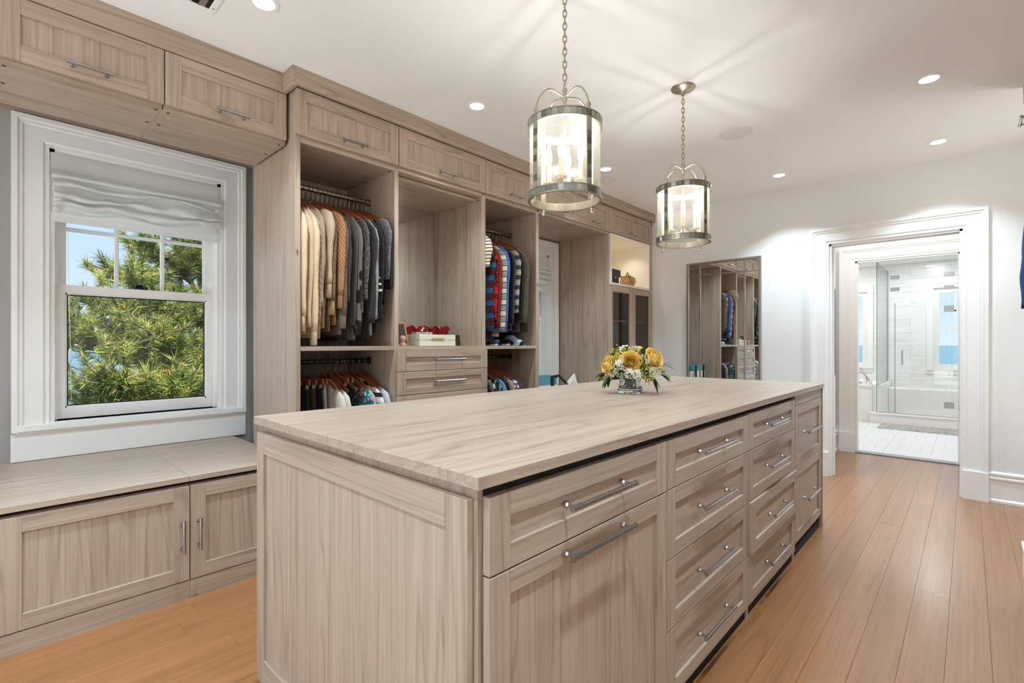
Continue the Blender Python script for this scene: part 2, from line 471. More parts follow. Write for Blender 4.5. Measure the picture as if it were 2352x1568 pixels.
# ------------------------------------------------------------------ cabinet kit
def mapper(n, face):
    if n == '+x': return lambda a, d, z: (face - d, a, z)
    if n == '-x': return lambda a, d, z: (face + d, a, z)
    return lambda a, d, z: (a, face + d, z)          # '-y'
def mbox(mb, P, a0, a1, d0, d1, z0, z1):
    p, q = P(a0, d0, z0), P(a1, d1, z1)
    mb.box(min(p[0], q[0]), max(p[0], q[0]), min(p[1], q[1]), max(p[1], q[1]), min(p[2], q[2]), max(p[2], q[2]))
    return mb
def hax(n): return 'y' if n in ('+x', '-x') else 'x'

def handle(P, a, z, length, vertical, parent, r=.0070, proud=.036):
    mb = MB(); hl = length / 2
    pt = (lambda s, d: P(a, d, z + s)) if vertical else (lambda s, d: P(a + s, d, z))
    mb.tube([pt(-hl, -proud), pt(hl, -proud)], r, 12)
    for s in (-1, 1):
        mb.tube([pt(s * (hl - .006), -proud), pt(s * (hl + .001), -proud)], r * 1.12, 12)
        mb.tube([pt(s * (hl - .034), -proud), pt(s * (hl - .029), -proud)], r * 1.14, 12)
        c = s * (hl - .018)
        mb.tube([pt(c, 0), pt(c, -.006), pt(c, -.0062), pt(c, -.012), pt(c, -.026), pt(c, -.0365)], [.0095, .0095, .0075, .0052, .0050, .0058], 10)
    return mb.obj('handle', M_NICKEL, parent, smooth=False)

def shaker(parent, n, face, a0, a1, z0, z1, name='door', stile=.063, rail=.055, hnd=None, thick=.020, rec=.009, pmat=None, panel_axis='z'):
    """a framed door: the panel is the part, stiles, rails and handle its sub-parts"""
    P = mapper(n, face)
    d = mbox(MB(), P, a0 + stile - .006, a1 - stile + .006, rec, thick, z0 + rail - .006, z1 - rail + .006).obj(name, pmat or lam(panel_axis), parent)
    for s0, s1 in ((a0, a0 + stile), (a1 - stile, a1)):
        mbox(MB(), P, s0, s1, 0, thick, z0, z1).obj('stile', lam('z'), d, bevel=.0012)
    for s0, s1 in ((z0, z0 + rail), (z1 - rail, z1)):
        mbox(MB(), P, a0 + stile, a1 - stile, .0003, thick, s0, s1).obj('rail', lam(hax(n)), d, bevel=.0012)
    if hnd:
        ha, hz, hl, vert = hnd
        handle(P, ha, hz, hl, vert, d)
    return d

# ------------------------------------------------------------------ island
IX0, IX1, IY0, IY1, IZ = -1.907, -.707, .66, 3.824, .957
box('island_countertop', lam('y'), IX0, IX1, IY0, IY1, IZ - .028, IZ, bevel=.0015,
    label='long grey-beige wood-grain countertop on top of the centre island', cat='countertop')
isl = empty('storage_island', (-1.3, 2.2, 0), 'grey-beige island carcass with a framed panel on its near end', 'island')
m = MB().box(-1.893, -.737, .686, 3.80, .05, IZ - .0285)
m.obj('carcass', lam('z'), isl)
P = mapper('-y', .668)
d = mbox(MB(), P, -1.84, -.81, .010, .018, .05, .84).obj('end_panel', lam('z'), isl)
for s0, s1 in ((-1.900, -1.838), (-.822, -.750)):
    mbox(MB(), P, s0, s1, 0, .0178, .0, .900).obj('stile', lam('z'), d, bevel=.0012)
mbox(MB(), P, -1.838, -.822, .0003, .0178, .827, .900).obj('rail', lam('x'), d, bevel=.0012)
mbox(MB(), P, -1.838, -.822, .0003, .0178, .0, .09).obj('rail', lam('x'), d, bevel=.0012)
box('channel_shade', M_DARK, -.7369, -.7340, .70, 3.105, .9055, .9275, isl)  # dark strip painting the shade in the gap under the countertop
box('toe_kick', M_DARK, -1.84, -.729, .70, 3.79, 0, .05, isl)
box('end_panel', lam('z'), -1.90, -.713, 3.804, 3.822, 0, IZ - .0285, isl)
box('foot', lam('z'), -.7285, -.720, 3.076, 3.10, 0, .05, isl)
box('foot', lam('z'), -.7285, -.720, 2.296, 2.318, 0, .05, isl)
FX = -.715
cols = [
 (.698, 1.500, [(.742, .905), (.052, .738)], 'nearest unit of the island with a shallow drawer above a deep pull-out front'),
 (1.506, 2.307, [(.744, .905), (.513, .741), (.280, .510), (.050, .277)], 'four-drawer island unit next to the deep pull-out front'),
 (2.312, 3.106, [(.744, .908), (.515, .741), (.282, .512), (.052, .279)], 'four-drawer island unit whose third drawer stands slightly open'),
 (3.131, 3.802, [(.515, .866), (.082, .512)], 'farthest island unit with two tall drawers beside the doorway')]
for ci, (a0, a1, drs, lb) in enumerate(cols):
    u = empty('island_drawer_unit', (-.72, (a0 + a1) / 2, .05), lb, 'drawer unit', 'drawer units of the island')
    if ci == 3: box('top_rail', lam('y'), -.736, FX - .004, a0, a1, .870, IZ - .029, u)
    for k, (z0, z1) in enumerate(drs):
        f = FX + (.013 if (ci == 2 and k == 2) else 0) - (.004 if ci == 3 else 0)
        hz = (z0 + z1) / 2 + .008
        hl = .300
        if ci == 0 and k == 1: hz = .713
        nm = 'drawer' if not (ci == 0 and k == 1) else 'pull_out_front'
        shaker(u, '+x', f, a0, a1, z0, z1, nm, hnd=((a0 + a1) / 2 + (-.012 if ci == 0 else -.02), hz, hl, False), panel_axis='z' if z1 - z0 > .3 else 'y', rail=.052)

# ------------------------------------------------------------------ window bench
BX = -2.73
for (a0, a1, lb) in ((-.64, .6565, 'window bench top board on the left, pale wood-grain, under the large window'), (.6575, 1.150, 'window bench top board on the right against the tall side panel')):
    box('bench_seat_board', lam('y'), XW + .001, BX + .004, a0, a1, .562, .587, bevel=.0012, label=lb, cat='bench top', group='bench tops under the window')
for k, (a0, a1, lb) in enumerate(((-.62, .019, 'bench cabinet at the far left edge below the window'), (.024, .657, 'wide bench cabinet with one framed door under the window'), (.661, 1.150, 'narrow bench cabinet partly hidden behind the island end'))):
    u = empty('bench_cabinet', (BX, (a0 + a1) / 2, 0), lb, 'cabinet', 'cabinets of the window bench')
    box('body', lam('z'), XW + .002, BX - .0205, a0, a1, 0, .5445, u)
    box('plinth', lam('y'), BX - .02, BX - .001, a0 - .0015, a1 + .0015, 0, .086, u)
    box('shadow_gap_spacer', M_DARK, BX - .4, BX - .045, a0, a1, .545, .5615, u)  # near-black so the shadow gap under the bench top reads dark
    ha = a1 - .029 if k < 2 else a0 + .035
    shaker(u, '+x', BX, a0, a1, .090, .541, 'door', stile=.065, rail=.064, hnd=(ha, .308, .150, True))

# ------------------------------------------------------------------ wall cabinets above the bench
for k, (a0, a1, lb) in enumerate(((-.52, .0165, 'wall cabinet at the upper left edge, mostly out of view'), (.0205, .5665, 'wall cabinet above the left half of the large window'), (.5715, 1.136, 'wall cabinet above the right half of the large window'))):
    u = empty('wall_cabinet', (-2.785, (a0 + a1) / 2, 2.337), lb, 'cabinet', 'wall cabinets above the bench window')
    m = MB().box(-3.275, -2.806, a0 - (.004 if k != 2 else .008), a1 + .001, 2.3375, 2.62)
    m.obj('body', lam('y'), u)
    if k == 2: box('seam_strip', lam('x'), -3.27, -2.806, a0 - .018, a0 + .006, 2.3355, 2.3375, u)
    ha = (a0 + a1) / 2 + .005
    shaker(u, '+x', -2.785, a0, a1, 2.358, 2.612, 'door', stile=.066, rail=.066, hnd=(ha, 2.404, .150, False), panel_axis='z')
    for (sx, sy) in ((-2.83, a0 + .02), (-3.02, a0 + .02), (-2.83, a1 - .024), (-3.02, a1 - .024)):
        MB().lathe([(.001, -.0015), (.007, -.0015), (.0075, .002)], (sx, sy, 2.3372), 10).obj('screw_cap', M_SCREW, u)
box('trim_4', lam('y'), -2.81, -2.787, -2.0, 1.118, 2.618, H, kind='structure')
box('trim_5', lam('x'), -2.81, -2.663, 1.118, 1.140, 2.618, H, kind='structure')
box('trim_6', lam('y'), -2.69, -2.663, 1.1402, YF, 2.632, H, kind='structure')
box('trim_7', M_DARK, -2.72, -2.702, 1.16, YF - .01, 2.600, 2.70, kind='structure')  # dark strip standing in for shade in the gap below the crown

# ------------------------------------------------------------------ tall closets
XB = -3.335        # back of the closet run
XFR = -2.71        # front edges of panels
DX = -2.69         # door faces
def panel(name, a0, a1, z0, z1, parent, x0=XB, x1=XFR, ax='z', bevel=.001):
    return box(name, lam(ax), x0, x1, a0, a1, z0, z1, parent, bevel=bevel)
def updoor(u, a0, a1, hl=.155):
    shaker(u, '+x', DX, a0, a1, 2.373, 2.628, 'door', stile=.063, rail=.064, hnd=((a0 + a1) / 2 + .01, 2.417, hl, False))
def caps(u, y, zz, s):
    for sx in (-2.74, -3.05, -3.2):
        MB().lathe([(.001, -.0015), (.0065, -.0015), (.007, .002)], (sx, y, zz), 8).obj('screw_cap', M_SCREW, u)

def rod(u, a0, a1, z, mat):
    m = MB().tube([(-3.016, a0, z), (-3.016, a1, z)], .0155, 14)
    for y, s in ((a0, 1), (a1, -1)):
        m.tube([(-3.016, y, z), (-3.016, y + s * .006, z), (-3.016, y + s * .007, z), (-3.016, y + s * .014, z)], [.026, .026, .020, .020], 14)
    return m.obj('hanging_rod', mat, u, smooth=False)

u = empty('hanging_closet', (-3.0, 1.48, 0), 'tall open closet beside the window bench, filled with knitwear', 'closet', 'open hanging closets')
panel('side_panel', 1.153, 1.181, 0, 2.632, u)
panel('side_panel', 1.789, 1.8195, 0, 2.36, u)
panel('top_panel', 1.181, 1.789, 2.340, 2.362, u, ax='y')
panel('shelf', 1.181, 1.789, 1.181, 1.206, u, ax='y')
panel('bottom_panel', 1.181, 1.789, .09, .11, u, ax='y')
box('back_panel', lam('z'), XB, XB + .012, 1.181, 1.789, .11, 2.34, u)
box('bridge_box', lam('y'), XB, -2.712, 1.181, 1.815, 2.363, 2.63, u)
updoor(u, 1.148, 1.8075)
rod(u, 1.1815, 1.7885, 2.190, M_ROD); rod(u, 1.1815, 1.7885, 1.108, M_RODD)
caps(u, 1.775, 2.338, 1)
MB().lathe([(.0001, .012), (.006, .011), (.009, .006), (.007, 0)], (0, 0, 0), 12).obj('panel_knob', M_NICKEL, u)
kb = bpy.data.objects['panel_knob']; kb.rotation_euler = (0, PI / 2, 0); kb.location = Vector((XFR, 1.1585, 1.735)) - u.location

u = empty('mirrored_closet', (-3.0, 2.2, 0), 'mirror-backed display niche above a stack of drawers between the closets', 'closet')
panel('side_panel', 2.566, 2.6035, 0, 2.36, u)
panel('top_panel', 1.82, 2.566, 2.318, 2.340, u, x1=-2.78, ax='y')
panel('top_rail', 1.82, 2.566, 2.345, 2.367, u, x0=-2.80, ax='y')
panel('counter', 1.82, 2.566, 1.181, 1.206, u, ax='y')
box('back_panel', lam('z'), XB, XB + .012, 1.82, 2.566, .11, 2.318, u)
box('mirror_panel', M_MIRROR, XB + .055, XB + .061, 1.823, 2.563, 1.207, 2.316, u)
box('mirror_edge', M_DARK, XB + .05, XB + .0555, 1.8205, 2.5655, 1.2065, 2.3175, u)
box('bridge_box', lam('y'), XB, -2.712, 1.8185, 2.59, 2.368, 2.63, u)
box('carcass', lam('z'), XB + .02, -2.712, 1.8205, 2.5655, .10, 1.18, u)
updoor(u, 1.8125, 2.5855)
for (z0, z1) in ((1.040, 1.178), (.885, 1.036), (.670, .881), (.400, .666), (.11, .396)):
    shaker(u, '+x', DX, 1.803, 2.606, z0, z1, 'drawer', stile=.064, rail=.046, hnd=(2.225, (z0 + z1) / 2 + .004, .262, False), panel_axis='y')
caps(u, 2.555, 2.3175, 1)

u = empty('hanging_closet', (-3.0, 2.9, 0), 'tall open closet with a blue sweater, next to the far window', 'closet', 'open hanging closets')
panel('side_panel', 3.203, 3.241, 0, 2.36, u)
panel('top_panel', 2.604, 3.203, 2.340, 2.362, u, ax='y')
panel('shelf', 2.604, 3.203, 1.181, 1.206, u, ax='y')
panel('bottom_panel', 2.604, 3.203, .09, .11, u, ax='y')
box('back_panel', lam('z'), XB, XB + .012, 2.604, 3.203, .11, 2.34, u)
box('bridge_box', lam('y'), XB, -2.712, 2.593, 3.225, 2.363, 2.63, u)
updoor(u, 2.5905, 3.228)
rod(u, 2.6045, 3.2025, 2.194, M_ROD); rod(u, 2.6045, 3.2025, 1.110, M_RODD)
caps(u, 3.19, 2.338, 1)
MB().lathe([(.0001, .012), (.006, .011), (.009, .006), (.007, 0)], (0, 0, 0), 12).obj('panel_knob', M_NICKEL, u)
kb = u.children[-1] if u.children else None
for o in COL.objects:
    if o.name.startswith('panel_knob') and o.parent == u:
        o.rotation_euler = (0, PI / 2, 0); o.location = Vector((XFR, 3.222, 1.735)) - u.location

for (a0, a1, lb) in ((3.232, 3.784, 'bridge cabinet above the far window, next to the open closet'), (3.788, 4.345, 'bridge cabinet above the far window, next to the lit handbag niche')):
    u = empty('bridge_cabinet', (DX, (a0 + a1) / 2, 2.345), lb, 'cabinet', 'bridge cabinets above the far window')
    box('body', lam('y'), XB, -2.712, max(a0, 3.2425), a1, 2.350, 2.63, u)
    updoor(u, a0, a1, .13)
    for sy in (max(a0, 3.25) + .03, a1 - .03):
        for sx in (-2.76, -3.05):
            MB().lathe([(.001, -.0015), (.007, -.0015), (.0075, .002)], (sx, sy, 2.3498), 8).obj('screw_cap', M_SCREW, u)

# desk-height shelf with its cabinet under window 2
box('bench_seat_board', lam('y'), XC + .017, -2.72, 3.242, 4.346, .562, .587, label='bench top under the far window carrying a striped tote bag', cat='bench top')
u = empty('bench_cabinet', (-2.73, 3.8, 0), 'low bench cabinet under the far window behind the island', 'cabinet')
box('body', lam('z'), XC + .02, -2.74, 3.243, 4.345, 0, .5605, u)

# display cabinet: lit niche above two glazed doors
u = empty('display_cabinet', (-3.0, 4.8, 0), 'tall display cabinet with a lit cream niche above smoked glass doors', 'cabinet')
panel('side_panel', 4.348, 4.376, 0, 2.632, u)
panel('side_panel', 5.228, 5.256, 0, 2.632, u)
box('filler', lam('z'), XFR - .3, XFR, 5.257, YF - .001, 0, 2.632, u)
box('bridge_box', lam('y'), XB, -2.712, 4.377, 5.227, 2.368, 2.63, u)
updoor(u, 4.3485, 5.255, .15)
M_CREAM = plain('cream_lacquer', (244, 236, 222), .45)
nb = MB()
n0, n1, m0, m1 = 4.380, 5.224, 1.836, 2.366
nb.box(XB + .15, -2.695, n0, n0 + .024, m0, m1).box(XB + .15, -2.695, n1 - .024, n1, m0, m1)
nb.box(XB + .15, -2.695, n0 + .024, n1 - .024, m0, m0 + .024).box(XB + .15, -2.695, n0 + .024, n1 - .024, m1 - .022, m1)
nb.box(XB + .14, XB + .15, n0, n1, m0, m1)
nb.obj('lit_niche', M_CREAM, u)
pk = MB().lathe([(.0001, -.001), (.020, -.001), (.022, -.005), (.028, -.006), (.030, 0)], (-2.84, 4.52, m1 - .022), 18)
pk.obj('puck_light', M_NICKEL, u)
pl = bpy.data.lights.new('puck_lamp', 'SPOT'); pl.energy = 2.4 * LAMP; pl.spot_size = 2.4; pl.spot_blend = .8; pl.color = (1, .92, .80); pl.shadow_soft_size = .03
for yy in (4.52, 5.0):
    po = bpy.data.objects.new('puck_lamp', pl); COL.objects.link(po); po.location = Vector((-2.90, yy, m1 - .035)) - u.location; po.parent = u
box('back_panel', lam('z'), XB, XB + .012, 4.377, 5.227, .11, 1.832, u)
for z in (.10, .62, 1.02, 1.455):
    panel('shelf', 4.377, 5.227, z, z + .024, u, x1=-2.74, ax='y')
for (a0, a1, ha) in ((4.352, 4.818, 4.79), (4.821, 5.254, 4.85)):
    P = mapper('+x', DX)
    d = mbox(MB(), P, a0 + .055, a1 - .055, .008, .013, .16, 1.775).obj('glass_door', M_TINT, u)
    for s0, s1 in ((a0, a0 + .062), (a1 - .062, a1)): mbox(MB(), P, s0, s1, 0, .02, .10, 1.830).obj('stile', lam('z'), d, bevel=.0012)
    for s0, s1 in ((.10, .165), (1.765, 1.830)): mbox(MB(), P, a0 + .062, a1 - .062, .0003, .02, s0, s1).obj('rail', lam('y'), d, bevel=.0012)

# ------------------------------------------------------------------ closet run on the right (only its edge shows)
RX = .262
u = empty('right_closet', (.5, 1.5, 0), 'closet run along the right edge with pale cabinet fronts and a blue garment', 'closet')
box('end_panel', lam('z'), RX + .16, .9, 4.09, 4.118, 0, 2.36, u)
box('end_panel', lam('z'), RX + .02, .9, 3.33, 3.358, 0, 2.36, u)
box('end_panel', lam('z'), RX + .02, .9, 1.9, 1.928, 0, 2.36, u)
box('back_panel', lam('z'), .886, .8995, 1.9, 4.09, 0, 2.36, u)
box('bridge_box', lam('y'), RX + .021, .885, 1.9, 4.089, 2.363, 2.63, u)
box('crown_board', lam('y'), RX - .026, RX, 1.9, 4.15, 2.632, H - .001, u)
box('crown_return', lam('x'), RX, .9, 4.128, 4.15, 2.632, H - .001, u)
for a0, a1 in ((3.345, 4.112), (2.6, 3.34), (1.92, 2.595)):
    shaker(u, '-x', RX - .020, a0, a1, 2.373, 2.628, 'door', hnd=((a0 + a1) / 2 + .06, 2.417, .155, False))
box('shelf', lam('y'), RX + .04, .885, 3.358, 4.09, 1.02, 1.044, u)
box('bottom_panel', lam('y'), .45, .885, 3.359, 4.089, .08, .10, u)
box('shoe_box', M_WHITE, .212, .44, 3.42, 3.735, 0, .150, bevel=.003, label='white lidded box on the floor at the right picture edge', cat='box')
sb = bpy.data.objects['shoe_box']
box('lid', M_WHITE, .206, .446, 3.415, 3.741, .1505, .176, sb, bevel=.003)
MB().grid(lambda u_, v_: (.33 + .115 * (2 * v_ - 1), 3.60 + .07 * math.cos(2 * PI * u_) * (1 - .3 * abs(2 * v_ - 1)), .178 + .05 * max(0, math.sin(2 * PI * u_)) * (1 - .3 * v_)), 16, 8, close_u=True).obj('black_flat', plain('black_leather', (20, 20, 22), .4), smooth=True, label='black flat shoe on the white box at the right edge', cat='shoe')
m = MB().tube([(.57, 1.93, 2.19), (.57, 4.09, 2.19)], .0155, 12).obj('hanging_rod', M_ROD, u)

# ------------------------------------------------------------------ cloth
def fabric(name, c1, pat='plain', c2=(20, 20, 20), c3=(230, 225, 215), s=1., rough=.95):
    if name in MATS: return MATS[name]
    m, nt, b, N, L = new_mat(name)
    b.inputs['Roughness'].default_value = rough; b.inputs['Specular IOR Level'].default_value = .2
    b.inputs['Sheen Weight'].default_value = .15
    tc = N.new('ShaderNodeTexCoord'); src = tc.outputs['Object']
    A, B, C3 = (*lin(c1), 1), (*lin(c2), 1), (*lin(c3), 1)
    def mixc(f, a, bb):
        mx = N.new('ShaderNodeMixRGB')
        L.new(f, mx.inputs[0])
        for i, q in ((1, a), (2, bb)):
            if isinstance(q, tuple): mx.inputs[i].default_value = q
            else: L.new(q, mx.inputs[i])
        return mx.outputs[0]
    def noise(scale, det=3, sc=None):
        n = N.new('ShaderNodeTexNoise'); n.inputs['Scale'].default_value = scale; n.inputs['Detail'].default_value = det
        if sc:
            mp = N.new('ShaderNodeMapping'); mp.inputs['Scale'].default_value = sc; L.new(src, mp.inputs[0]); L.new(mp.outputs[0], n.inputs[0])
        else: L.new(src, n.inputs[0])
        return n.outputs[0]
    def thr(v, lo, hi):
        r = N.new('ShaderNodeMapRange'); r.inputs[1].default_value = lo; r.inputs[2].default_value = hi; L.new(v, r.inputs[0]); return r.outputs[0]
    def wave(axis, scale, prof='SIN'):
        w = N.new('ShaderNodeTexWave'); w.bands_direction = axis; w.wave_profile = prof; w.inputs['Scale'].default_value = scale; L.new(src, w.inputs[0]); return w.outputs['Fac']
    height = None
    if pat == 'plain':
        col = mixc(thr(noise(60), .3, .8), A, tuple([v * .85 for v in A[:3]] + [1])); height = noise(500)
    elif pat == 'rib':
        w = wave('X', 26 * s); col = mixc(thr(w, .0, .6), tuple([v * .55 for v in A[:3]] + [1]), A); height = w
    elif pat == 'hrib':
        w = wave('Z', 34 * s); col = mixc(thr(w, .0, .6), tuple([v * .62 for v in A[:3]] + [1]), A); height = w
    elif pat == 'cable':
        w = N.new('ShaderNodeTexWave'); w.bands_direction = 'DIAGONAL'; w.inputs['Scale'].default_value = 16 * s; w.inputs['Distortion'].default_value = 2; L.new(src, w.inputs[0])
        col = mixc(thr(w.outputs['Fac'], 0, .6), tuple([v * .6 for v in A[:3]] + [1]), A); height = w.outputs['Fac']
    elif pat == 'tweed':
        col = mixc(thr(noise(620 * s, 2), .44, .58), A, B); col = mixc(thr(noise(430 * s, 1), .58, .66), col, C3); height = noise(620 * s, 2)
    elif pat == 'stripes':
        col = mixc(thr(wave('Z', 11 * s), .80, .86), A, B); height = noise(500)
    elif pat == 'bands':
        n = wave('Z', 3.2 * s); col = mixc(thr(n, .66, .70), A, B); col = mixc(thr(wave('Z', 6.4 * s), .93, .95), col, C3); height = noise(400)
    elif pat == 'check':
        col = mixc(thr(wave('Z', 6 * s), .55, .6), A, B); col = mixc(thr(wave('X', 6 * s), .80, .84), col, C3); height = noise(400)
    elif pat == 'leopard':
        v = N.new('ShaderNodeTexVoronoi'); v.inputs['Scale'].default_value = 30 * s; L.new(src, v.inputs[0])
        r1 = N.new('ShaderNodeValToRGB'); e = r1.color_ramp.elements; e[0].position = .25; e[0].color = (0, 0, 0, 1); e[1].position = .3; e[1].color = (1, 1, 1, 1)
        x = e.new(.52); x.color = (1, 1, 1, 1); x = e.new(.57); x.color = (0, 0, 0, 1); L.new(v.outputs['Distance'], r1.inputs[0])
        col = mixc(r1.outputs[0], A, B); height = noise(300)
    elif pat == 'floral':
        v = N.new('ShaderNodeTexVoronoi'); v.inputs['Scale'].default_value = 34 * s; L.new(src, v.inputs[0])
        col = mixc(thr(v.outputs['Distance'], .30, .40), C3, A); col = mixc(thr(noise(45 * s), .55, .58), col, B); height = noise(300)
    elif pat == 'eyelet':
        v = N.new('ShaderNodeTexVoronoi'); v.inputs['Scale'].default_value = 46 * s
        mp = N.new('ShaderNodeMapping'); mp.inputs['Scale'].default_value = (1.3, 1, .8); L.new(src, mp.inputs[0]); L.new(mp.outputs[0], v.inputs[0])
        col = mixc(thr(v.outputs['Distance'], .20, .24), B, A); height = v.outputs['Distance']
    elif pat == 'lace':
        col = mixc(thr(noise(210 * s, 4), .50, .58), A, B); height = noise(210 * s, 4)
    L.new(col, b.inputs['Base Color'])
    bp = N.new('ShaderNodeBump'); bp.inputs['Strength'].default_value = .5; bp.inputs['Distance'].default_value = .004
    L.new(height, bp.inputs['Height']); L.new(bp.outputs[0], b.inputs['Normal'])
    MATS[name] = m
    return m

def smooth01(a, b, x):
    t = max(0, min(1, (x - a) / (b - a))); return t * t * (3 - 2 * t)

def body_mesh(L, hw, th, seed, open_arm=False):
    mb = MB(); nz = 40; na = 28; zt = -.098
    def fn(u, v):
        z = zt - (L + zt) * v
        a = .050 + .150 * max(0., min(1., (-.098 - z) / .075)) ** .8 if z > -.173 else .200 + (hw - .20) * smooth01(-.173, -.36, z)
        a *= 1 - .06 * smooth01(-.45, -L, z)
        b = th * (.75 + .25 * smooth01(-.12, -.3, z))
        an = 2 * PI * u
        c, s = math.cos(an), math.sin(an)
        x = a * math.copysign(abs(c) ** .7, c)
        y = b * math.copysign(abs(s) ** .6, s)
        n = noise.noise(Vector((x * 9 + seed * 7.1, z * 2.3, seed * 3.3)))
        y += .010 * n * smooth01(-.2, -.5, z)
        x += .010 * noise.noise(Vector((seed * 5.0, z * 6, c))) * smooth01(-.3, -.6, z)
        if open_arm and x > .12 and -.46 < z < -.19:
            q = math.sin(PI * (z + .19) / (-.27)); x -= .085 * q
        return (x, y, z)
    mb.grid(fn, na, nz, close_u=True)
    b0 = 0
    mb.f.append([i * nz for i in range(na)]); mb.f.append([i * nz + nz - 1 for i in range(na)][::-1])
    return mb.mesh('body')

def sleeve_mesh(s, cuff, hw, th, seed, wide=1., short=False):
    mb = MB(); pts = []; rs = []
    n = 14
    for i in range(n):
        t = i / (n - 1)
        z = -.165 - (cuff - .165) * t
        k = smooth01(0, .22, t)
        x = s * (.168 + (hw + .012 - .168) * k + .012 * noise.noise(Vector((seed * 2.7 + s, t * 3.1, 1.))))
        y = (.006 * noise.noise(Vector((seed * 1.9, t * 2.4, s * 3.)))) * t
        pts.append((x, y, z))
        r = (.030 + .036 * smooth01(0, .12, t)) * (1 - .34 * smooth01(.25, 1, t)) * wide
        r *= 1 + .10 * noise.noise(Vector((seed, t * 6, s)))
        if short: r *= 1.15
        rs.append(r)
    mb.tube(pts, rs, 12, True, ry=min(.9, th / .045), up=(1, 0, 0))
    return mb.mesh('sleeve')

def cuff_mesh(s, z, hw, th, r, h, seed):
    mb = MB()
    x = s * (hw + .010 + .012 * noise.noise(Vector((seed * 2.7 + s, 3.1, 1.))))
    mb.tube([(x, 0, z + .004), (x, 0, z), (x, 0, z - h), (x, 0, z - h - .002)], [r * .9, r, r * .95, r * .8], 12, True, ry=min(.9, th / .045), up=(1, 0, 0))
    return mb.mesh('cuff')

def hanger_mesh():
    mb = MB(); pts = []; rs = []
    for i in range(17):
        t = i / 16 * 2 - 1
        x = .205 * t
        z = -.098 - .085 * abs(t) ** 1.35 + .012 * (1 - abs(t)) ** 4
        pts.append((x, 0, z)); rs.append(.0165 - .004 * abs(t) if abs(t) > .15 else .0175)
    mb.tube(pts, rs, 8, True, ry=.42, up=(0, 0, 1))
    return mb.mesh('hanger')
def hook_mesh():
    mb = MB(); pts = []
    for i in range(13):
        a = math.radians(-60 + 250 * i / 12)
        pts.append((.0195 * math.cos(a), 0, .0195 * math.sin(a) - .001))
    pts = pts[::-1]
    pts = [(0, 0, -.088), (0, 0, -.050), (.004, 0, -.034)] + [p for p in pts[::-1]]
    mb.tube(pts, .0019, 6)
    return mb.mesh('hook')
HANG_ME = hanger_mesh(); HOOK_ME = hook_mesh()
HANG_ME.materials.append(M_HANG); HOOK_ME.materials.append(M_NICKEL)
def clip_hanger_mesh():
    mb = MB().box(-.17, .17, -.007, .007, -.135, -.100)
    return mb.mesh('clip_bar', bevel=.003)
CLIP_ME = clip_hanger_mesh(); CLIP_ME.materials.append(M_HANG)
CLIPS_ME = MB().box(-.135, -.115, -.010, .010, -.165, -.120).box(.115, .135, -.010, .010, -.165, -.120).mesh('clips'); CLIPS_ME.materials.append(M_NICKEL)
for me in (HANG_ME, HOOK_ME): me.polygons.foreach_set('use_smooth', [True] * len(me.polygons))

def put(o, loc, rz=0):
    o.location = loc; o.rotation_euler = (0, 0, rz)
def sub(name, me, parent, mat=None, smooth=True):
    o = bpy.data.objects.new(name, me); COL.objects.link(o); o.parent = parent
    if mat and not me.materials: me.materials.append(mat)
    if smooth: me.polygons.foreach_set('use_smooth', [True] * len(me.polygons))
    return o
def carrying(lb, what='hanger'):
    w_ = lb.split()
    if len(w_) > 11:
        w_ = w_[:11]
        while w_[-1] in ('the', 'a', 'of', 'on', 'with', 'and', 'to', 'in', 'from', 'its', 'behind', 'at', 'small', 'upper', 'lower', 'broad', 'long'): w_.pop()
    return 'cherry-wood %s carrying the %s' % (what, ' '.join(w_))
def hang(loc, rz, label, group, kind='wood'):
    if kind == 'clip':
        o = bpy.data.objects.new('clip_hanger', CLIP_ME)
    else:
        o = bpy.data.objects.new('clothes_hanger', HANG_ME)
    COL.objects.link(o); put(o, loc, rz); tag(o, label, 'hanger', group)
    sub('hook', HOOK_ME, o)
    if kind == 'clip': sub('clip', CLIPS_ME, o, smooth=False)
    return o

def garment(name, label, cat, mat, loc, L, cuff, hw=.245, th=.0145, rz=0, seed=0, group=None, cuffmat=None, collar=None, wide=1., open_arm=False, extras=()):
    o = bpy.data.objects.new(name, body_mesh(L, hw, th, seed, open_arm)); COL.objects.link(o)
    o.data.materials.append(mat); o.data.polygons.foreach_set('use_smooth', [True] * len(o.data.polygons))
    put(o, loc, rz); tag(o, label, cat, group)
    if cuff:
        for s in (1, -1):
            sub('sleeve', sleeve_mesh(s, cuff, hw, th, seed, wide), o, mat)
            if cuffmat: sub('cuff', cuff_mesh(s, -cuff + .004, hw, th, .040 * wide, .085, seed), o, cuffmat)
    if collar:
        mb = MB(); h = .045 if collar == 'turtle' else .025
        mb.grid(lambda u, v: ((.050 + .012 * v * (collar != 'turtle')) * math.cos(2 * PI * u), th * .9 * math.sin(2 * PI * u) * (1 + .3 * v), -.118 + h * v), 16, 4, close_u=True)
        if collar == 'fold':
            mb.grid(lambda u, v: ((.060 + .030 * v) * math.cos(2 * PI * u), th * (1.15 + .2 * v) * math.sin(2 * PI * u), -.092 - .045 * v), 16, 4, close_u=True)
        sub('collar', mb.mesh('collar'), o, mat)
    for (nm, me, mt) in extras: sub(nm, me, o, mt, smooth=False)
    return o

def stripe_bands(hw, th, seed, zs, cuff):
    mb = MB()
    for z in zs:
        t_ = (-z - .165) / (cuff - .165)
        x = hw + .012 + .012 * noise.noise(Vector((seed * 2.7 + 1, t_ * 3.1, 1.)))
        mb.tube([(x, 0, z), (x, 0, z - .014)], .0535, 14, False, ry=min(.9, th / .045) * 1.02, up=(1, 0, 0))
    return mb.mesh('stripe_band')

